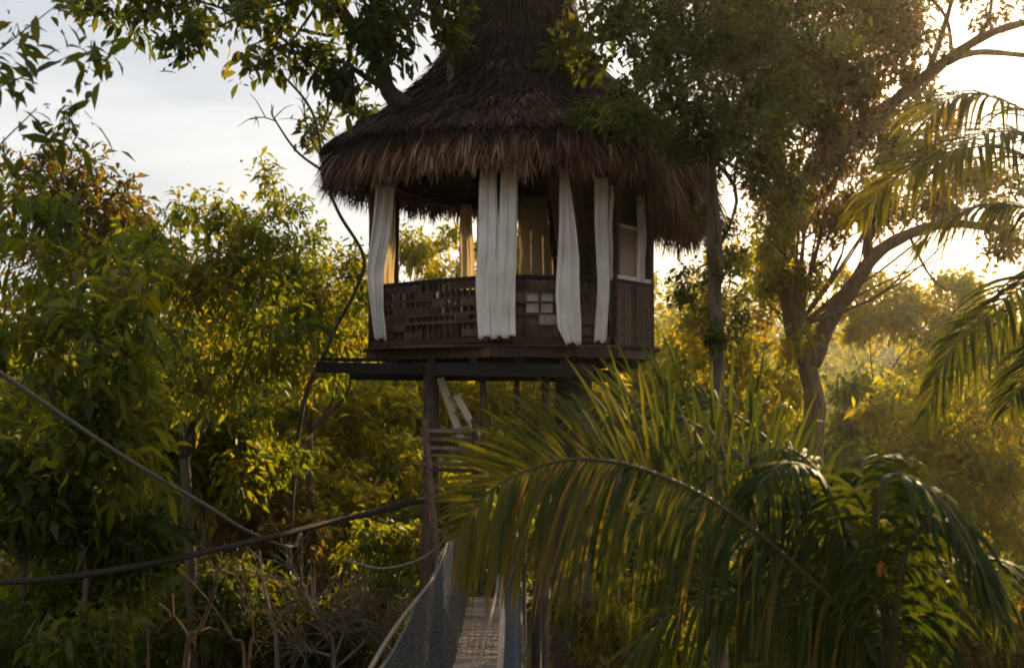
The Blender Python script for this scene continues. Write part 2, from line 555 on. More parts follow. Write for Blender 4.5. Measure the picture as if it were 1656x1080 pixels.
def tree(name, label, seed, base, fork, blobs, leafmat, barkmat, twig_k, per_twig, ln, wd, r_base, droop=0.25, spread=0.10,
         shell=0.5, big=False, cat='tree', group=None, extra_limbs=(), n_objects=0, trunk_pts=None, limb_r=0.35, updown=-0.25, clump=9):
    rng = np.random.default_rng(seed)
    root = thing(name, label, cat, group)
    base = np.array(base, float)
    mb = MB()
    if trunk_pts is None:
        if fork is not None:
            fork = np.array(fork, float)
            mid = (base + fork) / 2 + np.array([rng.normal() * 0.12, rng.normal() * 0.12, 0])
            trunk_pts = [base, mid, fork]
    if trunk_pts is not None:
        tp = spline(trunk_pts, 14)
        fork = tp[-1]
        mb.tube(tp, [r_base * (1.25 if i == 0 else 1.0) * (1 - 0.45 * i / 14) * (1 + 0.06 * math.sin(i * 2.1 + seed)) for i in range(15)], 10)
    else:
        fork = base
    for c, r in blobs:
        st = fork if trunk_pts is not None else base
        mid = st * 0.5 + c * 0.5 + rng.normal(size=3) * 0.12 * np.linalg.norm(c - st)
        lp = spline([st, mid, c], 8)
        rr = max(0.012, r_base * limb_r)
        mb.tube(lp, [rr * (1 - 0.75 * i / 8) for i in range(9)], 6)
    for pts, r0, r1 in extra_limbs:
        lp = spline(pts, 5 * len(pts))
        n_ = len(lp) - 1
        mb.tube(lp, [(r0 + (r1 - r0) * i / n_) * (1 + 0.07 * math.sin(i * 1.7 + seed)) for i in range(n_ + 1)], 8)
    mb.build('trunk', M[barkmat], root, True)
    S, E, p, d, nr, sz, rn = foliage(rng, blobs, twig_k, per_twig, ln, wd, droop, spread, shell, updown, clump)
    tv, tt = twigs_mesh(S, E, np.full(len(S), max(0.004, ln * 0.035)), 0.05)
    link('twigs', np_mesh('twigs', tv, tt), M[barkmat], root)['kind'] = 'stuff'
    keep = np.ones(len(p), bool)
    if n_objects:
        # the leaves nearest the camera inside the picture are objects of their own
        q = p - CAM
        vx = q[:, 0] / q[:, 1] * F + 828
        vy = 540 - ((q[:, 2] * cp - q[:, 1] * sp) / (q[:, 1] * cp + q[:, 2] * sp)) * F
        ok = (vx > 5) & (vx < 1650) & (vy > 5) & (vy < 1075)
        sc_ = np.where(ok, q[:, 1], 1e6)
        idx = np.argsort(sc_)[:n_objects]
        idx = idx[sc_[idx] < 1e5]
        keep[idx] = False
        for k in idx:
            place_leaf(root, leafmat, ln, wd, p[k], d[k], nr[k], int(rn[k] * 6), sz[k])
    V, T, k = leaf_geo(p[keep], d[keep], nr[keep], ln * sz[keep], wd * sz[keep], droop, big)
    o = link('crown', np_mesh('crown', V, T, np.repeat(rn[keep], k), smooth=big), M[leafmat], root)
    o['kind'] = 'stuff'
    return root


def at_ground(px, d):
    x = (px - 828) / F * d
    return np.array((x, d, gz(x, d) - 0.1))

#@@STRUCTURE
# ------------------------------------------------------------------ the tree house
CX, CY, R = 0.0, 14.5, 1.88
ANG = [-72, -7, 22, 40, 68, 112, 150, 195, 240]
FLOOR, RAIL, EAVE = 8.53, 9.30, 10.75


def HV(a, z=0.0, r=R):
    return np.array((CX + r * math.sin(rad(a)), CY - r * math.cos(rad(a)), z))


random.seed(5)
hut = thing('tree_house', 'round tree house with conical thatched roof and white curtains, high on posts', 'tree house')
hut.location = (0, 0, 0)

# floor: planks cut to the round plan
y = CY - R - 0.02
k = 0
while y < CY + R:
    wdt = 0.16
    yc = y + wdt / 2
    h = math.sqrt(max(0.0, (R + 0.06) ** 2 - (yc - CY) ** 2))
    if h > 0.15:
        MB().beam((CX - h, yc, FLOOR - 0.02), (CX + h, yc, FLOOR - 0.02 + random.uniform(-.004, .004)), wdt - 0.012, 0.035).build('floor_plank', M['wood_brown'], hut)
    y += wdt
# rim boards under each face
for i, a in enumerate(ANG):
    b = ANG[(i + 1) % len(ANG)]
    MB().beam(HV(a, FLOOR - 0.10, R + 0.03), HV(b, FLOOR - 0.10, R + 0.03), 0.05, 0.11, jit=0.004).build('rim_board', M['wood_brown'], hut)
# joists and the long bearers that stick out on the left
for j, xx in enumerate((-1.45, -0.95, -0.45, 0.1, 0.6, 1.1, 1.5)):
    h = math.sqrt(R * R - xx * xx) - 0.03
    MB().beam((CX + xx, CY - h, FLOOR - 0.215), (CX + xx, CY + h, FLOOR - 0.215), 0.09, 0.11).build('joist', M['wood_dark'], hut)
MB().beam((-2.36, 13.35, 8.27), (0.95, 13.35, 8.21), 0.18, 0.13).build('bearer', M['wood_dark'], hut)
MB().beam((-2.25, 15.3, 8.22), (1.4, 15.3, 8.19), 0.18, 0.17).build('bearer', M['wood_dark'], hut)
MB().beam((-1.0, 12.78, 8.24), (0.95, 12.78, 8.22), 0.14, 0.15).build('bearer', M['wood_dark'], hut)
for yy in (13.55, 13.72, 13.89, 14.06):
    MB().beam((-2.34, yy, 8.375), (-1.50, yy, 8.375), 0.155, 0.03).build('landing_plank', M['wood_dark'], hut)
# support posts down to the ground
for px, d, r in ((697, 13.35, 0.10), (781, 13.0, 0.042), (836, 13.35, 0.035), (882, 13.3, 0.055), (995, 15.2, 0.08)):
    x = (px - 828) / F * d
    pts = [(x + 0.03, d, gz(x, d) - 0.3), (x - 0.02, d, 5.5), (x + 0.01, d, 7.2), (x, d, 8.2)]
    MB().tube(spline(pts, 8), [r * (1.12 - 0.02 * i) for i in range(9)], 10).build('support_post', M['bark'] if r > 0.05 else M['wood_brown'], hut, True)
# corner posts and eave plate
for i, a in enumerate(ANG):
    MB().tube([HV(a, FLOOR), HV(a + 0.3, 9.6), HV(a, EAVE + 0.15)], 0.04, 8).build('corner_post', M['wood_brown'], hut, True)
    b = ANG[(i + 1) % len(ANG)]
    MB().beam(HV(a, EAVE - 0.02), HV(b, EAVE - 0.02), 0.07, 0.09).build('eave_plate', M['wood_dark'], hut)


def railing(a, b, pattern, label=None):
    """A balustrade between two corner posts: top rail, bottom rail, and woven boards; pattern rows from the top, '.' open."""
    A, B = HV(a), HV(b)
    dirv = (B - A); ln = np.linalg.norm(dirv); dirv /= ln
    outv = np.array((dirv[1], -dirv[0], 0))
    root = MB().beam(A + dirv * 0.05 + (0, 0, RAIL), B - dirv * 0.05 + (0, 0, RAIL), 0.07, 0.05).build('railing', M['wood_dark'], hut)
    if label: root['label'] = label
    MB().beam(A + dirv * 0.05 + (0, 0, FLOOR + 0.05), B - dirv * 0.05 + (0, 0, FLOOR + 0.05), 0.05, 0.06).build('bottom_rail', M['wood_brown'], root)
    rows = len(pattern); cols = len(pattern[0])
    z1, z0 = RAIL - 0.03, FLOOR + 0.085
    rh = (z1 - z0) / rows
    cw = (ln - 0.1) / cols
    # slats standing, one per column line
    for c in range(cols + 1):
        q = A + dirv * (0.05 + c * cw)
        MB().beam(q + (0, 0, z0) + outv * 0.002, q + (0, 0, z1) + outv * 0.002, 0.024, 0.03, up=outv, jit=0.003).build('upright', M['wood_brown'], root)
    for r_ in range(rows):
        zc = z1 - (r_ + 0.5) * rh
        c = 0
        while c < cols:
            if pattern[r_][c] == '.':
                c += 1
                continue
            c2 = c
            lim = random.choice((2, 3, 4))
            while c2 < cols and pattern[r_][c2] != '.' and c2 - c < lim:
                c2 += 1
            off = random.choice((-0.024, 0.024))
            q0 = A + dirv * (0.05 + c * cw - 0.01) + outv * off
            q1 = A + dirv * (0.05 + c2 * cw + 0.01) + outv * off
            MB().beam(q0 + (0, 0, zc + random.uniform(-.008, .008)), q1 + (0, 0, zc + random.uniform(-.008, .008)), 0.014, rh * random.uniform(0.84, 0.97)).build('slat', M['wood_grey'] if random.random() < 0.08 else M['wood_brown'], root)
            c = c2
        if '.' in pattern[r_]:
            MB().beam(A + dirv * 0.05 + (0, 0, zc - rh / 2) + outv * 0.022, B - dirv * 0.05 + (0, 0, zc - rh / 2) + outv * 0.022, 0.014, 0.03).build('cross_slat', M['wood_brown'], root)
    return root


railing(-72, -7, ['xxxxxxxxxxxxxxxxxxxx', 'xxx.x.xxxxx.xxxxxxxx', 'xxx.x.x.xxxxx.xxxxxx', 'xxxxxxxxxxxx.xx.xxxx', 'xxxxxxxxxxxxxx.xxxxx', 'xxxxxxxxxxxxxxxxxxxx', 'xxxxxxxxxxxxxxxxxxxx'], 'woven brown railing with small gaps')
railing(-7, 22, ['xxxxx', 'xx..x', 'xx..x', 'xxxxx', 'xxxxx'], 'brown slat railing with four square openings')
railing(22, 40, ['xxxxx', 'xxxxx', 'xxxxx', 'xxxxx', 'xxxxx'])
for a, b in ((195, 240), (240, 288)):
    railing(a, b, ['x..x..x.', '.x..x...', 'x...x..x', 'x.xx..xx', 'xxxxxxxx'])


def plank_wall(a, b, z0, z1, mat, wd=0.09):
    A, B = HV(a), HV(b)
    dirv = (B - A); ln = np.linalg.norm(dirv); dirv /= ln
    outv = np.array((dirv[1], -dirv[0], 0))
    n = max(2, int(ln / wd))
    st = ln / n
    root = MB().beam(A + dirv * 0.02 + (0, 0, z1) , B - dirv * 0.02 + (0, 0, z1), 0.06, 0.05).build('wall', M['wood_dark'], hut)
    for i in range(n):
        q = A + dirv * (i + 0.5) * st + outv * (0.035 + random.uniform(0, 0.006))
        MB().beam(q + (0, 0, z0 - random.uniform(0, 0.03)), q + (0, 0, z1 - 0.026), st - 0.010, 0.018, up=outv).build('plank', mat, root)
    return root


plank_wall(40, 68, FLOOR - 0.13, RAIL, M['wood_brown'])
plank_wall(68, 112, FLOOR - 0.13, EAVE - 0.1, M['wood_brown'], 0.12)
plank_wall(112, 150, FLOOR - 0.05, EAVE - 0.1, M['wood_brown'], 0.14)
plank_wall(150, 176, FLOOR - 0.05, EAVE - 0.1, M['wood_brown'], 0.14)
# the framed window above the plank wall
A, B = HV(40), HV(68)
dv = (B - A) / np.linalg.norm(B - A); wl = np.linalg.norm(B - A); ov = np.array((dv[1], -dv[0], 0))
win = MB().beam(A + dv * 0.05 + (0, 0, RAIL + 0.05), B - dv * 0.05 + (0, 0, RAIL + 0.05), 0.08, 0.045).build('window', M['white_paint'], hut)
win['label'] = 'narrow framed window with pale cross bar and sill'
MB().beam(A + dv * 0.10 + (0, 0, 9.98), B - dv * 0.28 + (0, 0, 9.98), 0.04, 0.035).build('cross_bar', M['white_paint'], win)
for s_ in (0.10, wl - 0.28):
    q = A + dv * s_
    MB().beam(q + (0, 0, RAIL + 0.075), q + (0, 0, EAVE - 0.07), 0.045, 0.045, up=ov).build('frame', M['wood_brown'], win)
for z0, z1 in ((RAIL + 0.075, 9.96), (10.0, EAVE - 0.07)):
    q0, q1 = A + dv * 0.125, A + dv * (wl - 0.305)
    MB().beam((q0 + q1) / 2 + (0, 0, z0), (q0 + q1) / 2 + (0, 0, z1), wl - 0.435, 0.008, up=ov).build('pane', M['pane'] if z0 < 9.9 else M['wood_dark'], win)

# ---- roof
RCX = 0.08
PROF = [(1.60, 10.72), (2.22, 10.86), (2.46, 10.99), (2.36, 11.22), (1.95, 11.47), (1.62, 11.72), (1.30, 12.0), (1.02, 12.34), (0.85, 12.68), (0.73, 13.16), (0.64, 13.8), (0.55, 14.5), (0.40, 15.1)]


def roof_pt(a, r, z):
    """The roof sags and spreads on the right-hand side."""
    wob = 1 + 0.02 * math.sin(3 * a + 0.7) + 0.012 * math.sin(7 * a) + 0.03 * max(0.0, math.sin(a)) * min(1.0, max(0.0, (r - 1.0) / 1.2))
    sag = -0.16 * max(0.0, math.sin(a)) ** 2 * min(1.0, max(0.0, (r - 1.0) / 1.2))
    sag -= 0.19 * max(0.0, math.cos(a)) ** 1.5 * min(1.0, max(0.0, (r - 1.1) / 1.2))
    return np.array((RCX + r * wob * math.sin(a), CY - r * wob * math.cos(a), z + sag))


na = 72
vs, fs = [], []
for (r, z) in PROF:
    for kx in range(na):
        vs.append(roof_pt(2 * PI * kx / na, r * 0.975, z - 0.03))
for i in range(len(PROF) - 1):
    for kx in range(na):
        k2 = (kx + 1) % na
        fs.append((i * na + kx, i * na + k2, (i + 1) * na + k2, (i + 1) * na + kx))
roof = MB().add(vs, fs).build('roof', M['wood_dark'], hut, True)
roof['label'] = 'tall concave cone of brown palm thatch with ragged double fringe'
for kx in range(18):
    a = 2 * PI * kx / 18
    MB().tube([roof_pt(a, 2.35, 10.80), roof_pt(a, 1.5, 11.55), roof_pt(a, 0.6, 12.75)], 0.03, 6).build('rafter', M['wood_dark'], roof)

# the thatch: thousands of narrow strips laid in courses
rng = np.random.default_rng(11)
prof = np.array(PROF[2:])
seg = np.hypot(np.diff(prof[:, 0]), np.diff(prof[:, 1]))
cum = np.concatenate([[0], np.cumsum(seg)])


def prof_at(s):
    return np.interp(s, cum, prof[:, 0]), np.interp(s, cum, prof[:, 1])


VS, TS, RN = [], [], []


def strip(p0, dirv, side, ln, wd, up, rn, lift):
    n = len(p0)
    tip = p0 + dirv * ln[:, None] + up * lift[:, None]
    mid = p0 + dirv * (ln * 0.55)[:, None] + up * (lift * 0.6 + 0.012)[:, None]
    a = p0 - side * (wd * 0.5)[:, None]; b = p0 + side * (wd * 0.5)[:, None]
    c = mid - side * (wd * 0.5)[:, None]; e = mid + side * (wd * 0.5)[:, None]
    V = np.stack([a, b, e, c, tip], 1).reshape(-1, 3)
    base = (np.arange(n) * 5)[:, None, None]
    T = (base + np.array([[0, 1, 2], [0, 2, 3], [3, 2, 4]])[None]).reshape(-1, 3)
    VS.append(V + 0); TS.append(T + sum(len(q) for q in VS[:-1])); RN.append(np.repeat(rn, 3))


s = 0.10
course = 0
while s < cum[-1] - 0.05:
    r, z = prof_at(s)
    n = int(2 * PI * r / 0.022)
    a = rng.uniform(0, 2 * PI, n)
    ss = s + rng.normal(0, 0.035, n)
    r0, z0 = prof_at(np.clip(ss, 0, cum[-1]))
    r1, z1 = prof_at(np.clip(ss - 0.34, 0, cum[-1]))
    p0 = np.array([roof_pt(q, rr, zz + 0.015) for q, rr, zz in zip(a, r0, z0)])
    p1 = np.array([roof_pt(q + rng.normal(0, 0.03), rr, zz) for q, rr, zz in zip(a, r1, z1)])
    dirv = norm(p1 - p0)
    side = np.stack([np.cos(a), np.sin(a), np.zeros(n)], 1) + rng.normal(0, 0.25, (n, 3))
    side = norm(side)
    up = norm(np.cross(dirv, side)); up *= np.sign(up[:, 2:3] + 1e-6)
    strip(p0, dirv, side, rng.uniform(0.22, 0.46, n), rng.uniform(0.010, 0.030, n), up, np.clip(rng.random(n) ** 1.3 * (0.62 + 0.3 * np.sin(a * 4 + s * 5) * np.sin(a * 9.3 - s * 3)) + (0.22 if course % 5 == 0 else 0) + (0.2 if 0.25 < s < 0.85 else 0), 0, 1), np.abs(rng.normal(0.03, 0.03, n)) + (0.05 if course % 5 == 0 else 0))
    course += 1
    s += 0.075
o = link('thatch', np_mesh('thatch', np.concatenate(VS), np.concatenate(TS), np.concatenate(RN)), M['thatch'], roof)
o['kind'] = 'stuff'

# the fringe: bundles of hanging strips, each an object
BP = []
for kx in range(8):
    VS, TS, RN = [], [], []
    n = 21
    p0 = np.stack([rng.uniform(-0.06, 0.06, n), rng.uniform(-0.03, 0.02, n), rng.uniform(-0.02, 0.05, n)], 1)
    dd = norm(np.stack([rng.normal(0, 0.10, n), rng.normal(-0.05, 0.10, n), -np.ones(n)], 1))
    sd_ = norm(np.stack([np.ones(n), rng.normal(0, 0.4, n), np.zeros(n)], 1))
    upv = np.tile(np.array([[0, -1.0, 0]]), (n, 1))
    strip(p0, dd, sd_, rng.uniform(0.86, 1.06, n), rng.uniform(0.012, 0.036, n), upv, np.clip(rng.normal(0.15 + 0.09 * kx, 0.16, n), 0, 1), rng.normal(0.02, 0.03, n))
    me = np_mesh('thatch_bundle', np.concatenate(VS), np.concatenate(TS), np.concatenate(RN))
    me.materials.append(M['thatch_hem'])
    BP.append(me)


def fringe(n, r, z, ln_f, tilt, arc=None):
    for kx in range(n):
        a = 2 * PI * (kx + rng.uniform(-0.35, 0.35)) / n
        if arc: a = arc[0] + (arc[1] - arc[0]) * (kx + rng.uniform(-0.35, 0.35)) / n
        a = (a + PI) % (2 * PI) - PI
        o = bpy.data.objects.new('thatch_bundle', BP[int(rng.integers(8))])
        COL.objects.link(o)
        o.parent = roof
        o.location = roof_pt(a, r + rng.normal(0, 0.015), z + rng.normal(0, 0.018))
        o.rotation_euler = (-(tilt + rng.normal(0, 0.07)), rng.normal(0, 0.06), a)
        l_ = ln_f(a) * rng.uniform(0.85, 1.15)
        o.scale = (1.0, 1.0, l_)


# front edge fringe; it hangs much lower on the right-hand side
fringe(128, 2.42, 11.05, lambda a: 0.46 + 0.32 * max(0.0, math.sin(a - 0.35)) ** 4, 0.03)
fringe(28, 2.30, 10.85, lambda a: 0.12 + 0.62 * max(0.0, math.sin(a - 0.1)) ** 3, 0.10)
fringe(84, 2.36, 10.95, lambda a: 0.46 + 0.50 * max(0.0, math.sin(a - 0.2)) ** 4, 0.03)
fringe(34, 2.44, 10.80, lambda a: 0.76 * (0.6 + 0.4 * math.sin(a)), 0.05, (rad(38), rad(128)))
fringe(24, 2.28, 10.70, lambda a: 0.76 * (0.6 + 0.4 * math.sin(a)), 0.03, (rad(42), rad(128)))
# the upper course that laps over it
VS, TS, RN = [], [], []
for (r, z, ln_, n) in ((2.50, 11.18, 0.17, 1700), (2.46, 11.22, 0.22, 1700), (2.36, 11.30, 0.26, 1400)):
    a = rng.uniform(0, 2 * PI, n)
    p0 = np.array([roof_pt(q, r - 0.05 + rng.normal(0, 0.015), z + rng.normal(0, 0.02)) for q in a])
    outw = np.stack([np.sin(a), -np.cos(a), np.zeros(n)], 1)
    dd = norm(outw * 0.75 + np.array([0, 0, -0.8]) + rng.normal(0, 0.12, (n, 3)))
    sd_ = np.stack([np.cos(a), np.sin(a), np.zeros(n)], 1)
    strip(p0, dd, sd_, rng.uniform(0.6, 1.1, n) * ln_, rng.uniform(0.012, 0.03, n), outw, rng.random(n) ** 1.2, np.abs(rng.normal(0, 0.02, n)))
o = link('upper_fringe', np_mesh('upper_fringe', np.concatenate(VS), np.concatenate(TS), np.concatenate(RN)), M['thatch'], roof)
o['kind'] = 'stuff'
# stick standing against the thatch
MB().tube([P(726, 190, 13.05), P(729, 120, 13.25), P(728, 55, 13.5)], [0.055, 0.05, 0.035], 8).build('wooden_stake', M['bark'], hut, True)


# ---- curtains
def curtain(label, rows, d, folds, mat, depth=0.03, seed=0, name='curtain', group='curtains hung round the tree house'):
    rg = np.random.default_rng(seed)
    ys = np.array([r[0] for r in rows], float)
    nx_, nz_ = 30, 44
    ph = rg.uniform(0, 6, 4)
    V = []
    for j in range(nz_ + 1):
        t = j / nz_
        yy = ys[0] + (ys[-1] - ys[0]) * t
        xl = np.interp(yy, ys, [r[1] for r in rows]); xr = np.interp(yy, ys, [r[2] for r in rows])
        for i in range(nx_ + 1):
            u = i / nx_
            hem = (math.sin(u * 9 + ph[3]) * 2.5 if j == nz_ else 0)
            q = P(xl + (xr - xl) * u, yy + hem, d)
            q[1] += 0.62 * depth * (0.35 + 0.65 * math.sin(min(1, t * 1.6) * PI / 2)) * (math.sin(u ** (1.0 + 0.35 * math.sin(ph[3])) * folds * 1.7 * PI + ph[0] + 1.1 * math.sin(t * 2.6 + ph[1])) + 0.45 * math.sin(u * folds * 4.3 * PI + ph[2] + t * 2))
            q[0] += 0.006 * math.sin(u * folds * 2 * PI + ph[1] + t * 5) + 0.010 * math.sin(t * 7 + ph[2]) * (t * (1 - t) * 4)
            q[1] += 0.012 * math.sin(u * 5 + t * 11 + ph[0]) * math.sin(t * 6 + ph[3]) + 0.006 * rg.normal() * 0.5
            V.append(q)
    I = np.arange((nz_ + 1) * (nx_ + 1)).reshape(nz_ + 1, nx_ + 1)
    Q = np.stack([I[:-1, :-1].ravel(), I[:-1, 1:].ravel(), I[1:, 1:].ravel(), I[1:, :-1].ravel()], 1)
    o = link(name, np_mesh(name, np.array(V), Q, smooth=True), M[mat])
    md = o.modifiers.new('cloth_thickness', 'SOLIDIFY'); md.thickness = 0.003
    return tag(o, label, 'curtain', group)


curtain('white curtain at the left end of the hut, bowed inward', [(300, 608, 639), (320, 606, 637), (380, 600, 632), (440, 594, 623), (500, 600, 620), (549, 607, 625)], 13.72, 2.5, 'cloth_white', 0.035, 1)
curtain('left half of the pair of broad white curtains at the hut front', [(262, 777, 803), (290, 775, 804), (370, 772, 806), (450, 770, 804), (546, 773, 804)], 12.50, 2.2, 'cloth_white', 0.03, 2)
curtain('right half of the pair of broad white curtains at the hut front', [(262, 810, 838), (290, 809, 838), (370, 805, 836), (450, 803, 834), (545, 803, 833)], 12.46, 2.2, 'cloth_white', 0.03, 3)
curtain('white curtain flaring downward to a pointed hem, right of the broad pair', [(272, 906, 919), (290, 905, 921), (350, 904, 928), (420, 902, 936), (480, 899, 938), (530, 901, 940), (556, 914, 940)], 12.60, 2.3, 'cloth_white', 0.035, 4)
curtain('long straight narrow white curtain before the dark plank wall', [(288, 962, 984), (305, 962, 985), (400, 963, 986), (470, 964, 984), (553, 961, 980)], 12.80, 1.8, 'cloth_white', 0.025, 5)
curtain('sliver of white curtain beside the window, ending at the sill', [(300, 986, 992), (380, 986, 991), (452, 986, 991)], 12.86, 0.8, 'cloth_white', 0.012, 6)
curtain('short white curtain at the right edge of the window', [(318, 1031, 1042), (340, 1030, 1043), (400, 1028, 1044), (456, 1026, 1044)], 13.52, 1.2, 'cloth_white', 0.02, 7)
curtain('tan curtain at the back of the hut, glowing with backlight', [(318, 838, 884), (380, 838, 890), (446, 838, 897), (500, 838, 897)], 16.1, 2.5, 'cloth_tan', 0.04, 8)
curtain('narrow orange-tan curtain in the back left opening', [(330, 744, 764), (450, 742, 766), (500, 742, 766)], 15.95, 1.5, 'cloth_tan', 0.03, 9)
curtain('thin tan strip of curtain behind the left white curtain', [(330, 622, 640), (450, 620, 638), (480, 620, 638)], 15.0, 1.2, 'cloth_tan', 0.03, 10)

# ---- white bedding on the hut floor, glimpsed through the railing
bed = thing('bed', 'white bedding glimpsed through the gaps in the hut railing', 'bed')
for nm, (bx0, bx1, by0, by1, bz0, bz1), mt in (('bed_frame', (-1.38, 0.45, 13.80, 15.45, FLOOR + 0.003, 8.78), 'wood_brown'), ('mattress', (-1.36, 0.43, 13.82, 15.43, 8.785, 9.08), 'cloth_white'),
                                               ('pillow', (-0.30, 0.40, 13.85, 14.25, 9.085, 9.23), 'cloth_white'), ('pillow', (-1.34, -0.66, 13.85, 14.25, 9.085, 9.24), 'cloth_white')):
    vs, fs = [], []
    nx_, ny_ = 8, 8
    for top in (0, 1):
        for i in range(nx_ + 1):
            for j in range(ny_ + 1):
                u, v = i / nx_, j / ny_
                ed = min(1.0, 4 * min(u, 1 - u, v, 1 - v) + 0.25) if nm == 'pillow' else (0.9 if 0 < i < nx_ and 0 < j < ny_ else 0.82 if nm == 'mattress' else 1)
                zc = (bz0 + bz1) / 2
                vs.append((bx0 + (bx1 - bx0) * u, by0 + (by1 - by0) * v, bz0 if top == 0 else bz0 + (bz1 - bz0) * ed))
    q = (nx_ + 1) * (ny_ + 1)
    for i in range(nx_):
        for j in range(ny_):
            a = i * (ny_ + 1) + j
            fs += [(a, a + 1, a + ny_ + 2, a + ny_ + 1), (q + a, q + a + ny_ + 1, q + a + ny_ + 2, q + a + 1)]
    for i in range(nx_):
        a, b = i * (ny_ + 1), (i + 1) * (ny_ + 1)
        fs += [(a, b, q + b, q + a), (a + ny_, q + a + ny_, q + b + ny_, b + ny_)]
    for j in range(ny_):
        fs += [(j, q + j, q + j + 1, j + 1), (nx_ * (ny_ + 1) + j, nx_ * (ny_ + 1) + j + 1, q + nx_ * (ny_ + 1) + j + 1, q + nx_ * (ny_ + 1) + j)]
    MB().add(vs, fs).build(nm, M[mt], bed, nm != 'bed_frame')

def cushion(label, a, b, t0, t1, z0, z1):
    A, B = HV(a), HV(b)
    dv_ = (B - A) / np.linalg.norm(B - A)
    inw = -np.array((dv_[1], -dv_[0], 0))
    p0 = A + dv_ * t0 + inw * 0.13; p1 = A + dv_ * t1 + inw * 0.13
    zc = (z0 + z1) / 2
    o = MB().beam(p0 + (0, 0, zc), p1 + (0, 0, zc), 0.11, z1 - z0).build('cushion', M['cloth_white'], None, True)
    bv = o.modifiers.new('rounded', 'BEVEL'); bv.width = 0.045; bv.segments = 3
    tag(o, label, 'cushion', 'white cushions against the railing')


cushion('white cushion behind the woven railing left of the broad curtains', -72, -7, 0.22, 0.75, FLOOR, RAIL - 0.06)
cushion('white cushion behind the four square openings in the railing', -7, 22, 0.25, 0.85, FLOOR, RAIL - 0.06)

# ------------------------------------------------------------------ ladder, stair, bridge
lad = thing('ladder', 'pale wooden ladder leaning up to the hut floor', 'ladder')
a0, a1 = P(712, 612, 13.2), P(750, 722, 12.85)
b0, b1 = P(738, 640, 12.95), P(774, 706, 12.6)
MB().beam(a0, a1, 0.085, 0.045, up=(0.2, -1, 0.2)).build('stringer', M['wood_pale'], lad)
MB().beam(b0, b1, 0.075, 0.045, up=(0.2, -1, 0.2)).build('stringer', M['wood_pale'], lad)
for t in (0.25, 0.5, 0.75):
    MB().beam(a0 + (a1 - a0) * t + (0, 0.035, 0), b0 + (b1 - b0) * t + (0, 0.035, 0), 0.04, 0.03).build('rung', M['wood_grey'], lad)
stair = thing('stair', 'slatted wooden stair from bridge to the hut posts', 'stair')
for i in range(11):
    zz = 5.78 + i * 0.165
    yy = 11.75 + i * 0.085
    xo = -0.46 - 0.025 * i
    MB().beam((xo - 0.26, yy, zz), (xo + 0.26, yy, zz + random.uniform(-.015, .015)), 0.11, 0.035, jit=0.006).build('tread', M['wood_brown'], stair)
for sx in (-0.28, 0.28):
    MB().beam((-0.45 + sx, 11.66, 5.66), (-0.73 + sx, 12.72, 7.65), 0.05, 0.10).build('stringer', M['wood_brown'], stair)
for i in range(5):
    zz = 7.14 + i * 0.095
    MB().beam((-1.06, 12.86, zz), (-0.43, 12.86, zz + random.uniform(-.02, .02)), 0.035, 0.04, jit=0.006).build('backing_slat', M['wood_grey'], stair)
for sx in (-0.99, -0.44):
    MB().tube([(sx, 12.9, gz(sx, 12.9) - 0.3), (sx + 0.01, 12.9, 5.2), (sx, 12.9, 7.72)], 0.035, 8).build('stair_post', M['wood_brown'], stair, True)

bridge = thing('hanging_bridge', 'narrow hanging footbridge with slat deck and net sides', 'bridge')
BXC = -0.27


def deck_z(yy):
    t = (yy - 1.2) / 10.6
    return 6.15 - 0.45 * t - 1.0 * t * (1 - t) * 0.35 + 0.1 * t * t


yy = 1.2
while yy < 11.75:
    z = deck_z(yy)
    hw = 0.19 + random.uniform(-.012, .012)
    MB().beam((BXC - hw, yy, z), (BXC + hw, yy + random.uniform(-.008, .008), z + random.uniform(-.006, .006)), 0.062, 0.022, jit=0.003).build('deck_slat', M['bamboo'], bridge)
    yy += 0.085 if yy > 4 else 0.12
for sx in (-0.15, 0.15):
    pts = [(BXC + sx, yv, deck_z(yv) - 0.035) for yv in np.linspace(1.1, 11.9, 20)]
    MB().tube(pts, 0.018, 6).build('deck_cable', M['rope_grey'], bridge)
for sx, matn in ((-0.30, 'rope_pale'), (0.32, 'rope_dark')):
    pts = [(BXC + sx + 0.01 * math.sin(yv), yv, deck_z(yv) + 0.88 - 0.05 * math.sin(yv * 0.9)) for yv in np.linspace(1.0, 12.0, 26)]
    MB().tube(pts, 0.010, 7).build('hand_rope', M[matn], bridge, True)
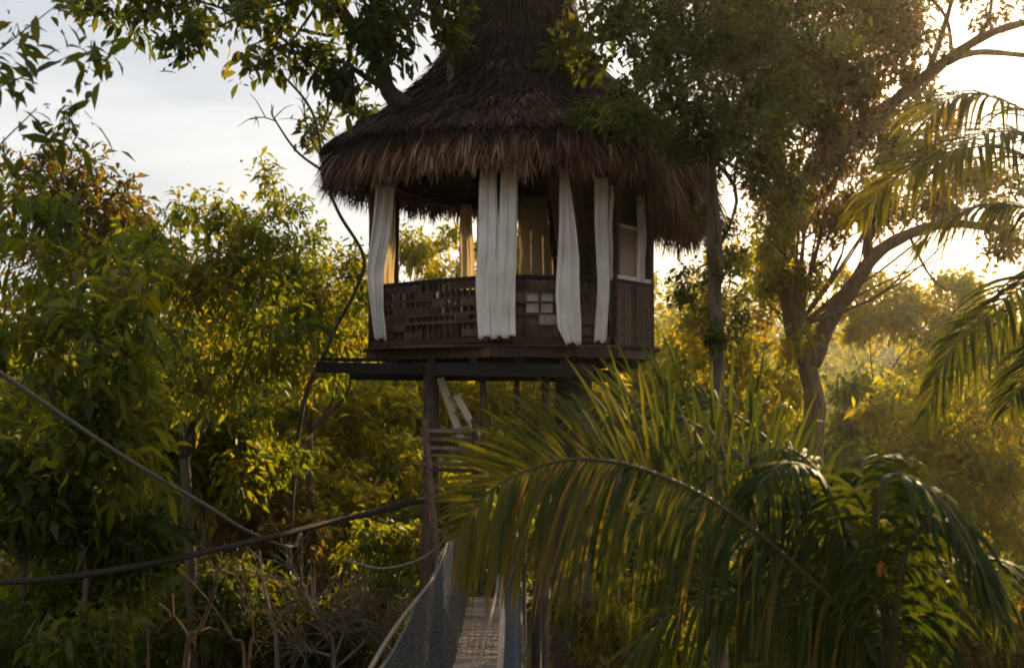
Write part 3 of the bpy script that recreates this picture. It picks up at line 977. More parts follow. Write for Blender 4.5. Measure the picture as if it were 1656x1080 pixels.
for sx, sgn, matn in ((-0.30, -1, 'net_grey'), (0.32, 1, 'net_blue')):
    V = []
    ny_, nz_ = 230, 19
    rg = np.random.default_rng(3)
    for i in range(ny_ + 1):
        yv = 1.2 + 10.5 * i / ny_
        for j in range(nz_ + 1):
            t = j / nz_
            base_x = BXC + sgn * 0.205
            top_x = BXC + sx
            x = base_x + (top_x - base_x) * t + sgn * 0.02 * math.sin(t * PI) + 0.004 * math.sin(yv * 3 + t * 3) + 0.003 * rg.normal()
            V.append((x, yv + 0.006 * rg.normal(), deck_z(yv) + 0.01 + (0.86 - 0.02 * abs(math.sin(yv * 1.37 + 0.5))) * t))
    I = np.arange((ny_ + 1) * (nz_ + 1)).reshape(ny_ + 1, nz_ + 1)
    Q = np.stack([I[:-1, :-1].ravel(), I[1:, :-1].ravel(), I[1:, 1:].ravel(), I[:-1, 1:].ravel()], 1)
    o = link('side_net', np_mesh('side_net', np.array(V), Q, smooth=True), M[matn], bridge)
    o['label'] = 'dark grey netting side' if sgn < 0 else 'faded blue netting side'
    wf = o.modifiers.new('netting', 'WIREFRAME'); wf.thickness = 0.016; wf.use_even_offset = False
    for q in range(5):
        yv = 1.6 + q * 2.3
        MB().tube([(BXC + sgn * 0.20, yv, deck_z(yv) - 0.04), (BXC + sgn * 0.29, yv + 0.02, deck_z(yv) + 0.45), (BXC + sx, yv, deck_z(yv) + 0.87)], 0.007, 5).build('suspender', M['rope_pale'], bridge)
# a pale rope slung along the inside and a pale bamboo pole
MB().tube(spline([P(772, 1085, 5.6), P(786, 1030, 6.3), P(803, 955, 7.4), P(806, 930, 7.9)], 12), 0.009, 6).build('inner_rope', M['rope_pale'], bridge, True)
MB().tube([P(808, 1090, 6.5), P(812, 1010, 7.6), P(810, 930, 9.2)], 0.022, 8).build('bamboo_pole', M['wood_pale'], bridge, True)
# anchor posts at both ends
for x, yv in ((BXC - 0.36, 0.95), (BXC + 0.40, 0.95), (BXC - 0.36, 12.05), (BXC + 0.38, 12.05)):
    MB().tube([(x, yv, gz(x, yv) - 0.3), (x, yv, deck_z(yv) + 1.0)], 0.05, 8).build('anchor_post', M['wood_brown'], bridge, True)
pole = MB().tube([(0.21, 9.6, gz(0.2, 9.6) - 0.3), (0.20, 9.6, 4.6), (0.215, 9.6, 6.35)], [0.06, 0.05, 0.04], 9).build('wooden_pole', M['wood_dark'], None, True)
tag(pole, 'dark thin upright pole right beside the blue bridge netting', 'pole')


def cable(name, label, pts, r, mat, n=40):
    o = MB().tube(spline(pts, n), r, 8).build(name, M[mat], None, True)
    return tag(o, label, 'rope')


cable('guy_rope', 'thick dark rope sagging from left edge to the hut posts', [P(-260, 935, 6.6), P(0, 941, 7.4), P(160, 925, 8.5), P(330, 893, 10.1), P(520, 848, 12.1), P(670, 812, 12.9), P(697, 805, 13.25)], [0.016 + 0.026 * i / 40 for i in range(41)], 'rope_dark')
cable('guy_rope', 'straight grey rope running down from the left edge', [P(-200, 470, 6.0), P(0, 603, 7.0), P(200, 738, 8.4), P(330, 815, 9.4), P(400, 858, 10.8), P(470, 884, 11.75), P(486, 862, 11.93)], 0.017, 'rope_grey')
cable('loose_rope', 'short pale rope hanging in a curve beside the bridge', [P(560, 905, 11.6), P(610, 918, 11.3), P(650, 914, 11.0), P(690, 898, 10.8), P(722, 868, 10.6), P(740, 820, 10.9)], 0.011, 'rope_pale')

#@@TREES
G_BACK = 'trees behind the tree house'
G_SHRUB = 'shrubs of the undergrowth'

# ---- the tree that carries the house
tx = 0.80
tree('host_tree', 'tall tree whose trunk passes up through the thatched roof', 21,
     (tx + 0.1, 14.75, gz(tx, 14.75) - 0.2), None,
     [blob(235, -20, 12.5, 130, 55), blob(395, 20, 12.3, 130, 62), blob(520, 5, 12.6, 120, 70), blob(580, 110, 12.6, 62, 72), blob(655, -20, 12.8, 90, 60),
      blob(300, 70, 12.3, 26, 42), blob(470, 70, 12.2, 70, 45), blob(985, -10, 13.0, 90, 70), blob(820, -160, 13.8, 260, 80), blob(700, 30, 12.9, 42, 36), blob(960, 70, 12.9, 55, 55), blob(1030, 120, 12.6, 45, 40), blob(562, 170, 16.2, 40, 40), blob(515, 110, 12.8, 36, 28), blob(620, 30, 12.8, 50, 50), blob(520, 215, 16.4, 26, 30)],
     'leaf_dark', 'bark', 160, 12, 0.165, 0.068, 0.30, droop=0.25, spread=0.10, shell=0.35, big=True, n_objects=170, limb_r=0.16, updown=-0.15,
     trunk_pts=[(tx + 0.1, 14.75, gz(tx, 14.75) - 0.3), (tx - 0.02, 14.7, 6.0), (tx + 0.02, 14.65, 9.8), (0.35, 14.5, 12.6), (0.12, 14.4, 15.3)],
     extra_limbs=[([(0.2, 14.5, 11.3), P(655, 170, 13.2), P(615, 105, 12.9), P(575, 50, 12.7), P(520, -20, 12.5), P(430, -60, 12.3)], 0.13, 0.05),
                  ([(0.15, 14.4, 12.4), P(735, 55, 13.4), P(700, 15, 13.0), P(690, -40, 12.9)], 0.07, 0.04),
                  ([P(640, 150, 13.1), P(600, 130, 12.9), P(570, 110, 12.7), P(545, 95, 12.6)], 0.05, 0.02),
                  ([(0.3, 14.4, 12.6), P(945, 65, 13.5), P(990, 60, 13.2), P(1060, 20, 13.0)], 0.07, 0.03)])

# ---- dark fine-leaved tree standing right of the roof
tree('fine_leaved_tree', 'dark small-leaved tree overhanging the right side of the thatch', 22, at_ground(1165, 11.6), None,
     [blob(1105, 110, 11.4, 120, 130), blob(1025, 205, 10.9, 62, 45), blob(1200, 150, 11.8, 115, 120), blob(1060, 20, 11.6, 120, 70), blob(1215, 30, 12.0, 150, 80), blob(1165, 205, 11.6, 100, 50), blob(1240, 290, 11.9, 55, 55),
      blob(955, 165, 11.2, 40, 30), blob(1155, 390, 11.6, 30, 80), blob(1160, 520, 11.6, 38, 70), blob(1130, 470, 11.7, 40, 50)],
     'leaf_dark', 'bark', 620, 15, 0.085, 0.036, 0.10, droop=0.2, spread=0.06, shell=0.25,
     trunk_pts=[at_ground(1175, 11.6), P(1158, 900, 11.6), P(1160, 600, 11.6), P(1152, 400, 11.6), P(1150, 250, 11.6)], limb_r=0.3)

# ---- the forked tree
tree('forked_tree', 'forked tree with leaning pale trunk and spreading bare limbs, right of the hut', 23, at_ground(1318, 17), None,
     [blob(1330, 60, 16.6, 130, 90), blob(1420, 130, 16.4, 62, 60), blob(1300, 220, 16.8, 90, 70), blob(1380, 260, 17.0, 90, 60), blob(1265, 300, 17, 60, 70), blob(1470, 250, 16.5, 60, 45), blob(1390, -30, 16.6, 90, 50), blob(1590, 390, 16.4, 60, 40), blob(1270, 420, 17.1, 42, 80), blob(1230, 120, 17, 110, 110), blob(1350, 150, 16.9, 100, 90), blob(1290, -20, 17, 150, 60), blob(1440, 330, 17, 60, 40), blob(1260, 500, 17.2, 34, 50), blob(1450, 40, 16.3, 70, 50), blob(1500, 170, 16.4, 40, 30), blob(1400, 340, 16.8, 50, 50), blob(1540, 300, 16.5, 60, 40), blob(1620, 20, 16, 50, 25), blob(1460, 210, 16.9, 70, 50), blob(1340, 340, 17.2, 60, 45), blob(1500, 330, 16.9, 50, 40), blob(1480, 90, 16.8, 45, 45), blob(1620, 300, 16.8, 60, 45)],
     'leaf_olive', 'bark_brown', 360, 14, 0.12, 0.052, 0.22, droop=0.25, spread=0.09, shell=0.25, limb_r=0.10,
     trunk_pts=[at_ground(1325, 17), P(1322, 900, 17), P(1312, 740, 17), P(1318, 650, 17), P(1300, 575, 17), P(1290, 530, 17)],
     extra_limbs=[([P(1296, 560, 17), P(1275, 470, 17), P(1272, 400, 17.1), P(1262, 320, 17.1), P(1255, 200, 17), P(1270, 90, 16.8)], 0.19, 0.06),
                  ([P(1312, 590, 17), P(1340, 520, 16.9), P(1385, 455, 16.8), P(1420, 408, 16.7), P(1480, 375, 16.6), P(1545, 362, 16.5), P(1640, 375, 16.3)], 0.15, 0.05),
                  ([P(1405, 425, 16.8), P(1405, 370, 16.8), P(1430, 290, 16.7), P(1440, 240, 16.7)], 0.085, 0.04),
                  ([P(1262, 330, 17.1), P(1330, 260, 16.9), P(1400, 205, 16.7), P(1470, 145, 16.5), P(1535, 95, 16.3), P(1600, 55, 16.1), P(1680, 30, 16)], 0.13, 0.05),
                  ([P(1520, 105, 16.4), P(1580, 85, 16.2), P(1680, 92, 16)], 0.065, 0.035),
                  ([P(1500, 120, 16.4), P(1525, 50, 16.2), P(1545, -20, 16)], 0.05, 0.03),
                  ([P(1575, 75, 16.2), P(1600, 25, 16.1), P(1605, -40, 16)], 0.035, 0.02),
                  ([P(1540, 92, 16.4), P(1530, 30, 16.2), P(1490, -20, 16)], 0.03, 0.02),
                  ([P(1470, 380, 16.6), P(1500, 440, 16.6), P(1530, 470, 16.6)], 0.025, 0.012)])

tree('climbing_plant', 'golden climbing plant wrapped round the left limb of the forked trunk', 24, at_ground(1290, 16.6), None,
     [blob(1285, 545, 16.6, 34, 40), blob(1272, 470, 16.6, 40, 50), blob(1268, 400, 16.65, 44, 50), blob(1258, 340, 16.7, 50, 50), blob(1235, 420, 16.7, 30, 40)],
     'leaf_yellow', 'bark_moss', 230, 13, 0.13, 0.055, 0.03, droop=0.3, spread=0.09, shell=0.15, limb_r=0.4, cat='vine',
     trunk_pts=[at_ground(1300, 16.6), P(1320, 760, 16.7), P(1318, 650, 16.72), P(1290, 545, 16.72), P(1268, 420, 16.8)])

# ---- left-hand trees
tree('broadleaf_tree', 'large-leaved tree filling the left edge, nearest of the left trees', 31, at_ground(90, 9.5), P(90, 800, 9.5),
     [blob(60, 440, 9.2, 130, 120), blob(180, 520, 9.0, 110, 110), blob(40, 600, 9.0, 110, 100), blob(70, 330, 9.6, 90, 55), blob(250, 620, 9.2, 95, 85), blob(130, 700, 9.0, 120, 90), blob(215, 410, 9.6, 75, 80)],
     'leaf_mid', 'bark', 175, 13, 0.165, 0.052, 0.09, droop=0.5, spread=0.12, shell=0.25, big=True, n_objects=240, updown=-0.1, limb_r=0.3)
tree('broadleaf_tree', 'bushy green tree with domed top left of the hut, under open sky', 32, at_ground(300, 13.5), P(300, 740, 13.5),
     [blob(290, 350, 13.5, 75, 80), blob(350, 430, 13.2, 110, 110), blob(260, 470, 13.0, 100, 100), blob(420, 520, 13.0, 100, 110), blob(330, 580, 12.6, 120, 90), blob(390, 360, 13.6, 60, 70)],
     'leaf_mid', 'bark', 170, 13, 0.155, 0.052, 0.10, droop=0.4, spread=0.12, shell=0.25, big=True, n_objects=130, updown=-0.1, limb_r=0.3)
tree('broadleaf_tree', 'tree with dark rounded knob of foliage just left of the hut', 33, at_ground(500, 17), P(500, 700, 17),
     [blob(460, 305, 17, 46, 38), blob(455, 400, 17, 85, 80), blob(530, 470, 16.6, 75, 80), blob(510, 560, 16.4, 90, 90), blob(570, 520, 16.8, 50, 70), blob(440, 480, 16.4, 90, 90)],
     'leaf_mid', 'bark', 190, 13, 0.15, 0.060, 0.10, droop=0.3, spread=0.10, shell=0.3, limb_r=0.3)
tree('broadleaf_tree', 'sparse tree with reddish-green tufts, between the left edge and the domed tree', 34, at_ground(150, 16), P(150, 700, 16),
     [blob(130, 330, 16, 120, 70), blob(200, 330, 16, 70, 60), blob(60, 300, 16, 90, 60), blob(150, 440, 16, 170, 90)],
     'leaf_olive', 'bark', 170, 12, 0.18, 0.060, 0.09, droop=0.35, spread=0.12, shell=0.25, limb_r=0.3)

# ---- sprays of a tree beside the camera, upper left
tree('overhanging_tree', 'tree off the left edge whose leafy sprays hang across the sky', 35, (-3.9, 5.2, gz(-3.9, 5.2) - 0.2), (-3.6, 5.2, 8.6),
     [blob(20, 60, 5.4, 85, 62), blob(115, 90, 5.3, 72, 42), blob(60, 175, 5.3, 80, 60), blob(90, 10, 5.5, 110, 40), blob(-80, 120, 5.3, 90, 140), blob(130, 200, 5.5, 40, 22), blob(15, 270, 5.4, 70, 60)],
     'leaf_dark', 'bark', 16, 6, 0.12, 0.038, 0.05, clump=3, droop=0.5, spread=0.05, shell=0.2, big=True, n_objects=150, updown=-0.1, limb_r=0.12)

# ---- sunlit middle distance on the left and under the hut
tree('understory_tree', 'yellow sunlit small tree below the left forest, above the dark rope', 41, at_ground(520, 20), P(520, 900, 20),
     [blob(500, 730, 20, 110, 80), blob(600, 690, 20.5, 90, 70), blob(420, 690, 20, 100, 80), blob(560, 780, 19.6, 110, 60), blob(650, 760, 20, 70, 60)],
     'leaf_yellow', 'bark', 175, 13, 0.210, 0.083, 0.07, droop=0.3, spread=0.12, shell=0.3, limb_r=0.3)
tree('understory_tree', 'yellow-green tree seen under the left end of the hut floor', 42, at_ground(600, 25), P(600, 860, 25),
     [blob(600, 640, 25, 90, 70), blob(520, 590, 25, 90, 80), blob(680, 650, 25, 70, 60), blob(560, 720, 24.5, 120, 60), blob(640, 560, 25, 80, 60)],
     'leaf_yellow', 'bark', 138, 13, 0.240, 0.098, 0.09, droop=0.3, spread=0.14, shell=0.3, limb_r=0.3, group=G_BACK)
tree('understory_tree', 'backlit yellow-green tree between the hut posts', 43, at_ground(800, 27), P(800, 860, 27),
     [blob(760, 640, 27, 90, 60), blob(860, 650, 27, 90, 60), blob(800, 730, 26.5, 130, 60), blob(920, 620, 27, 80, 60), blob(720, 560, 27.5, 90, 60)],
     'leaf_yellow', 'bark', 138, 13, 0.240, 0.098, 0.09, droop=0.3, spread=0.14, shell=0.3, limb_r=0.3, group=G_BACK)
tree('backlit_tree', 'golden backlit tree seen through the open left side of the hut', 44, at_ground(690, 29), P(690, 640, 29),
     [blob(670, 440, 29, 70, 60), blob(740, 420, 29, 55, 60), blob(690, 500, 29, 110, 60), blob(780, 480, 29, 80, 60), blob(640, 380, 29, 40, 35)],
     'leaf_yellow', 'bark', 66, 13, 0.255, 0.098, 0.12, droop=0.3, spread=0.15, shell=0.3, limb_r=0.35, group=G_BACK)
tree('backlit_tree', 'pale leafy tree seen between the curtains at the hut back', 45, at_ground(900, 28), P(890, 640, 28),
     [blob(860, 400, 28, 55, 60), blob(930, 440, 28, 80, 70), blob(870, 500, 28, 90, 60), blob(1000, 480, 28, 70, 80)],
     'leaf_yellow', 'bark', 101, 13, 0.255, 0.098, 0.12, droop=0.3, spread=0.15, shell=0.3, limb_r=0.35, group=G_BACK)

# ---- right-hand background
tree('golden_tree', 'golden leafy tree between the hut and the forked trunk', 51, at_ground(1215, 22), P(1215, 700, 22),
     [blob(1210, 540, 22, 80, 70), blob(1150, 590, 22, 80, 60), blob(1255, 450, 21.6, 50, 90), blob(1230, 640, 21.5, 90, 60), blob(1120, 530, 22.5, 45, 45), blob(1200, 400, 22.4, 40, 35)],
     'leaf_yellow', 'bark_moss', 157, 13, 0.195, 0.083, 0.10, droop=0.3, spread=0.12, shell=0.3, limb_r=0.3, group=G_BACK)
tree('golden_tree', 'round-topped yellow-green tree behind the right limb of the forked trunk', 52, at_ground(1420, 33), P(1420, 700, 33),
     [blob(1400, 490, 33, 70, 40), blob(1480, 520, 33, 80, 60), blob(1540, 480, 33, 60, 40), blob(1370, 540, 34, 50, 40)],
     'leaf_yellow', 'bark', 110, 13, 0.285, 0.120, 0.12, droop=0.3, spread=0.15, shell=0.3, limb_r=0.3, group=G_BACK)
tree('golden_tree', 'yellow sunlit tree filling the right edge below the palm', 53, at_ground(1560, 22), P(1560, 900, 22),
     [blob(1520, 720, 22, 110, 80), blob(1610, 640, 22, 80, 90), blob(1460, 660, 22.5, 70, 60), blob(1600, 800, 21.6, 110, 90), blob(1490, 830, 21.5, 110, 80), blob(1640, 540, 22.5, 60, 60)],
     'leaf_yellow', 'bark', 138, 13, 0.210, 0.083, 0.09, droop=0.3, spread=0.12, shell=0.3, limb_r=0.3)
tree('slender_tree', 'hazy green tree low between forked trunk and right palm', 54, at_ground(1420, 28), P(1420, 820, 28),
     [blob(1390, 660, 28, 60, 50), blob(1440, 720, 28, 80, 60), blob(1360, 740, 27.5, 70, 60), blob(1230, 760, 27, 90, 60)],
     'leaf_mid', 'bark', 138, 13, 0.255, 0.105, 0.09, droop=0.3, spread=0.14, shell=0.3, limb_r=0.3, group=G_BACK)
tree('slender_tree', 'airy tree whose thin tufts break the sky right of the thatch', 55, at_ground(1130, 24), P(1120, 560, 24),
     [blob(1100, 470, 24, 50, 60), blob(1190, 370, 24, 60, 60), blob(1215, 470, 24, 40, 60), blob(1150, 330, 24, 60, 50), blob(1350, 330, 24, 70, 50), blob(1500, 310, 24, 80, 45)],
     'leaf_olive', 'bark', 70, 8, 0.15, 0.055, 0.10, droop=0.3, spread=0.14, shell=0.2, limb_r=0.3, group=G_BACK)

# ---- fill of the wood behind, tree by tree
MORE = [
    (81, 'dim wide tree behind the left trees, at the height of the ropes', 200, 700, 22, 'leaf_mid', [(120, 640, 150, 110), (260, 720, 150, 110), (100, 820, 150, 90), (330, 640, 120, 100)]),
    (82, 'olive tree behind the bare stems at the bottom left', 330, 900, 24, 'leaf_olive', [(300, 880, 170, 110), (450, 930, 150, 100), (180, 950, 150, 100), (560, 880, 120, 80)]),
    (83, 'dim green tree behind the bridge end', 700, 900, 30, 'leaf_mid', [(680, 800, 140, 90), (800, 850, 140, 90), (700, 930, 170, 90), (900, 780, 140, 80)]),
    (84, 'mid green tree behind the long arching frond', 1040, 850, 30, 'leaf_mid', [(1000, 720, 120, 80), (1080, 800, 150, 90), (960, 880, 150, 80), (1150, 720, 120, 80), (1060, 960, 180, 80)]),
    (85, 'deep green tree behind the drooping right fronds', 1330, 900, 26, 'leaf_mid', [(1300, 850, 150, 80), (1420, 880, 150, 90), (1550, 930, 150, 90), (1300, 980, 200, 80), (1500, 1030, 180, 70)]),
    (86, 'tall dim tree directly behind the left end of the hut', 560, 620, 32, 'leaf_mid', [(540, 520, 130, 100), (440, 580, 140, 100), (620, 600, 130, 80), (380, 500, 90, 80)]),
    (87, 'faint yellow tree behind the right end of the hut', 1080, 640, 34, 'leaf_yellow', [(1060, 590, 110, 60), (960, 560, 120, 70), (1160, 640, 130, 60), (840, 560, 130, 70)]),
    (88, 'low hazy tree at the right edge behind the golden tree', 1600, 640, 32, 'leaf_mid', [(1600, 560, 90, 60), (1540, 620, 110, 70), (1640, 700, 120, 90), (1450, 760, 120, 80)]),
]
for (sd_, lab, px, py, d, lm, bs) in MORE:
    tree('woodland_tree', lab, sd_, at_ground(px, d), P(px, py, d), [blob(a, b, d, c, e) for a, b, c, e in bs], lm, 'bark', 80, 14, 0.28, 0.115, 0.12,
         droop=0.3, spread=0.16, shell=0.3, limb_r=0.3, group=G_BACK)

# ---- undergrowth
SH = [
    (43, 'dark shrub in the lower left corner', 80, 1050, 8.6, 170, 85, 'leaf_dark', 0.10, 0.042),
    (61, 'dark leafy shrub under the grey rope at the left', 140, 830, 9.1, 150, 70, 'leaf_dark', 0.11, 0.045),
    (73, 'dark leafy shrub filling the left edge between the two ropes', 40, 770, 9.0, 120, 90, 'leaf_dark', 0.12, 0.05),
    (74, 'shaded green shrub below the domed tree, above the grey rope', 330, 730, 15, 150, 80, 'leaf_mid', 0.13, 0.055),
    (75, 'dim shrub low behind the thick forked stem', 160, 1010, 15, 190, 90, 'leaf_olive', 0.12, 0.05),
    (76, 'gold-flecked shrub right of the grey rope, left of the hut posts', 500, 800, 18, 130, 70, 'leaf_yellow', 0.12, 0.05),
    (77, 'dusky shrub at the bottom edge between forked stem and bridge', 470, 1030, 15, 170, 80, 'leaf_dark', 0.11, 0.045),
    (78, 'leafy shrub low at the left edge, just behind the dark rope', 90, 950, 9.6, 190, 70, 'leaf_mid', 0.10, 0.042),
    (62, 'low dark shrub among the bare branches', 300, 980, 14, 170, 90, 'leaf_dark', 0.11, 0.045),
    (63, 'rounded shrub with lit top just below the dark rope', 640, 880, 15, 85, 60, 'leaf_mid', 0.10, 0.045),
    (64, 'dark shrub left of the bridge netting', 590, 990, 14.5, 110, 80, 'leaf_dark', 0.10, 0.042),
    (65, 'olive shrub at the crossing of the two ropes', 420, 850, 16.5, 130, 70, 'leaf_olive', 0.11, 0.045),
    (66, 'yellow-green shrub right of the bridge, below the frond', 960, 1010, 15, 90, 80, 'leaf_yellow', 0.10, 0.042),
    (67, 'dark green shrub beside the upright pole', 930, 900, 17, 80, 70, 'leaf_mid', 0.12, 0.05),
    (68, 'shrub behind the hanging leaflets of the long frond', 1060, 900, 19, 120, 90, 'leaf_mid', 0.13, 0.052),
    (69, 'olive shrub in the lower right corner', 1600, 1000, 12, 120, 110, 'leaf_olive', 0.10, 0.042),
    (70, 'dim shrub behind the drooping palm leaves', 1400, 930, 15, 160, 110, 'leaf_mid', 0.12, 0.05),
    (71, 'dim green shrub under the middle of the hut, behind the stair', 760, 830, 19, 130, 70, 'leaf_mid', 0.13, 0.05),
    (72, 'shaded shrub at the bottom edge below the long frond', 1150, 1050, 14, 150, 80, 'leaf_mid', 0.11, 0.045),
]
for (sd_, lab, px, py, d, rx, rz, lm, ln, wd) in SH:
    rg = np.random.default_rng(sd_)
    bl = [blob(px + rg.uniform(-.5, .5) * rx, py + rg.uniform(-.45, .55) * rz, d + rg.uniform(-.4, .4), rx * rg.uniform(.5, .75), rz * rg.uniform(.5, .8)) for _ in range(5)]
    tree('shrub', lab, sd_, at_ground(px, d), P(px, py + rz * 1.5, d), bl, lm, 'bark', 260, 13, ln * 1.3, wd * 1.3, 0.045, droop=0.3, spread=0.09, shell=0.3,
         cat='shrub', group=G_SHRUB, limb_r=0.4)


# ---- bare saplings and dry stems
def bare(name, label, limbs, mat, seed, twigs=10, tl=0.5, cat='bare shrub', group=None):
    rg = np.random.default_rng(seed)
    root = thing(name, label, cat, group)
    S, E = [], []
    for i, (pts, r0, r1) in enumerate(limbs):
        lp = spline(pts, 6 * len(pts))
        n_ = len(lp) - 1
        MB().tube(lp, [r0 + (r1 - r0) * j / n_ for j in range(n_ + 1)], 7).build('stem' if i == 0 else 'branch', M[mat], root, True)
        for _ in range(twigs):
            j = int(rg.uniform(0.35, 1) * n_)
            s_ = lp[j]
            dirv = norm(lp[min(j + 1, n_)] - lp[max(j - 1, 0)]) * 0.6 + rg.normal(size=3) * 0.6 + np.array((0, 0, 0.15))
            S.append(s_); E.append(s_ + norm(dirv) * tl * rg.uniform(0.4, 1.2))
    S = np.array(S); E = np.array(E)
    tv, tt = twigs_mesh(S, E, np.full(len(S), limbs[0][2] * 0.45 + 0.003), 0.04)
    link('twigs', np_mesh('twigs', tv, tt), M[mat], root)['kind'] = 'stuff'
    return root


bare('bare_sapling', 'leafless grey sapling curving up beside the left eave', [
    ([at_ground(455, 15.8), P(480, 720, 15.8), P(530, 560, 15.7), P(575, 470, 15.5), P(588, 415, 15.4), P(548, 345, 15.3), P(526, 285, 15.2), P(508, 190, 15.2), P(470, 135, 15.1), P(420, 95, 15)], 0.036, 0.016),
    ([P(524, 278, 15.2), P(480, 245, 15.1), P(445, 195, 15.0), P(438, 180, 15)], 0.022, 0.008),
    ([P(522, 260, 15.2), P(500, 215, 15.2), P(492, 175, 15.2), P(500, 150, 15.1)], 0.016, 0.006),
    ([P(446, 196, 15.0), P(425, 190, 15), P(404, 192, 15)], 0.010, 0.006)], 'bark', 3, 5, 0.35, 'sapling')
bare('dry_shrub', 'thick pale forked stem rising from the bottom edge at left', [
    ([at_ground(290, 11.5), P(300, 1080, 11.5), P(322, 1020, 11.5), P(345, 960, 11.5), P(356, 910, 11.5)], 0.042, 0.010),
    ([P(312, 1040, 11.5), P(285, 1000, 11.6), P(250, 970, 11.7), P(215, 940, 11.7)], 0.018, 0.007)], 'bark_brown', 4, 14, 0.4, group='dry stems at the bottom left')
bare('dry_shrub', 'tall thin bare stem below the crossing ropes', [
    ([at_ground(445, 12.5), P(448, 1080, 12.5), P(438, 1000, 12.5), P(424, 930, 12.5), P(420, 890, 12.5)], 0.03, 0.01)], 'bark_pale', 5, 8, 0.4, group='dry stems at the bottom left')
bare('dry_shrub', 'tangle of dry reddish twigs left of the bridge', [
    ([at_ground(540, 12.2), P(540, 1075, 12.2), P(520, 1020, 12.2), P(490, 950, 12.1), P(462, 905, 12.0)], 0.028, 0.009),
    ([P(538, 1070, 12.2), P(560, 1010, 12.2), P(575, 960, 12.1)], 0.018, 0.006),
    ([P(535, 1060, 12.2), P(500, 1050, 12.2), P(465, 1040, 12.0)], 0.018, 0.006),
    ([P(532, 1040, 12.2), P(515, 1000, 12.0), P(540, 1015, 11.9), P(590, 1000, 11.8)], 0.014, 0.006),
    ([P(545, 1078, 12.2), P(600, 1030, 12.1), P(640, 1010, 12)], 0.016, 0.005)], 'bark_pale', 6, 40, 0.55, group='dry stems at the bottom left')
bare('dry_shrub', 'slanting bare stems low at the left, behind the forked stem', [
    ([at_ground(380, 13), P(395, 1080, 13), P(375, 1030, 13), P(345, 980, 13), P(300, 930, 13)], 0.022, 0.008),
    ([at_ground(230, 13), P(240, 1080, 13), P(232, 1000, 13), P(222, 940, 13)], 0.025, 0.008)], 'bark_brown', 7, 14, 0.5, group='dry stems at the bottom left')
bare('dry_shrub', 'fine brown twigs between the dry tangle and the bridge netting', [
    ([at_ground(620, 12.0), P(622, 1080, 12.0), P(612, 1010, 12.0), P(590, 950, 12.0), P(560, 915, 12.0)], 0.02, 0.006),
    ([P(620, 1070, 12.0), P(640, 1010, 11.9), P(660, 970, 11.9)], 0.014, 0.005),
    ([P(616, 1040, 12.0), P(580, 1010, 12.0), P(555, 1000, 12.0)], 0.014, 0.005)], 'bark_brown', 8, 34, 0.5, group='dry stems at the bottom left')
bare('dry_shrub', 'low spray of dry twigs right of the thick forked stem', [
    ([at_ground(400, 11.8), P(402, 1085, 11.8), P(410, 1030, 11.8), P(400, 970, 11.8), P(380, 930, 11.8)], 0.02, 0.006),
    ([P(404, 1070, 11.8), P(440, 1020, 11.7), P(470, 990, 11.7)], 0.014, 0.005)], 'bark_brown', 9, 30, 0.45, group='dry stems at the bottom left')

#@@PALMS


def leaflet_geo(p, v0, nrm, ln, wd, g, segs=7, twist=0.0):
    pts = [np.array(p, float)]
    v0 = v0 / np.linalg.norm(v0)
    dirs = []
    for i in range(segs):
        t = (i + 1) / segs
        d = v0 + np.array((0, 0, -1.0)) * g * t ** 1.2
        d /= np.linalg.norm(d)
        dirs.append(d)
        pts.append(pts[-1] + d * ln / segs)
    dirs.append(dirs[-1])
    V = []
    for i, q in enumerate(pts):
        t = i / segs
        wf = min(1.0, 0.35 + 3.2 * t) * (1 - t ** 2.2) * 0.97 + 0.03
        d = dirs[i]
        s_ = np.cross(d, nrm); s_ /= np.linalg.norm(s_) + 1e-9
        u = np.cross(s_, d)
        a = twist * t
        s2 = s_ * math.cos(a) + u * math.sin(a)
        u2 = np.cross(s2, d)
        V += [q + s2 * wd * wf / 2 - u2 * wd * wf * 0.18, q, q - s2 * wd * wf / 2 - u2 * wd * wf * 0.18]
    T = []
    for i in range(segs):
        a = 3 * i
        T += [(a, a + 1, a + 4, a + 3), (a + 1, a + 2, a + 5, a + 4)]
    return np.array(V), np.array(T)


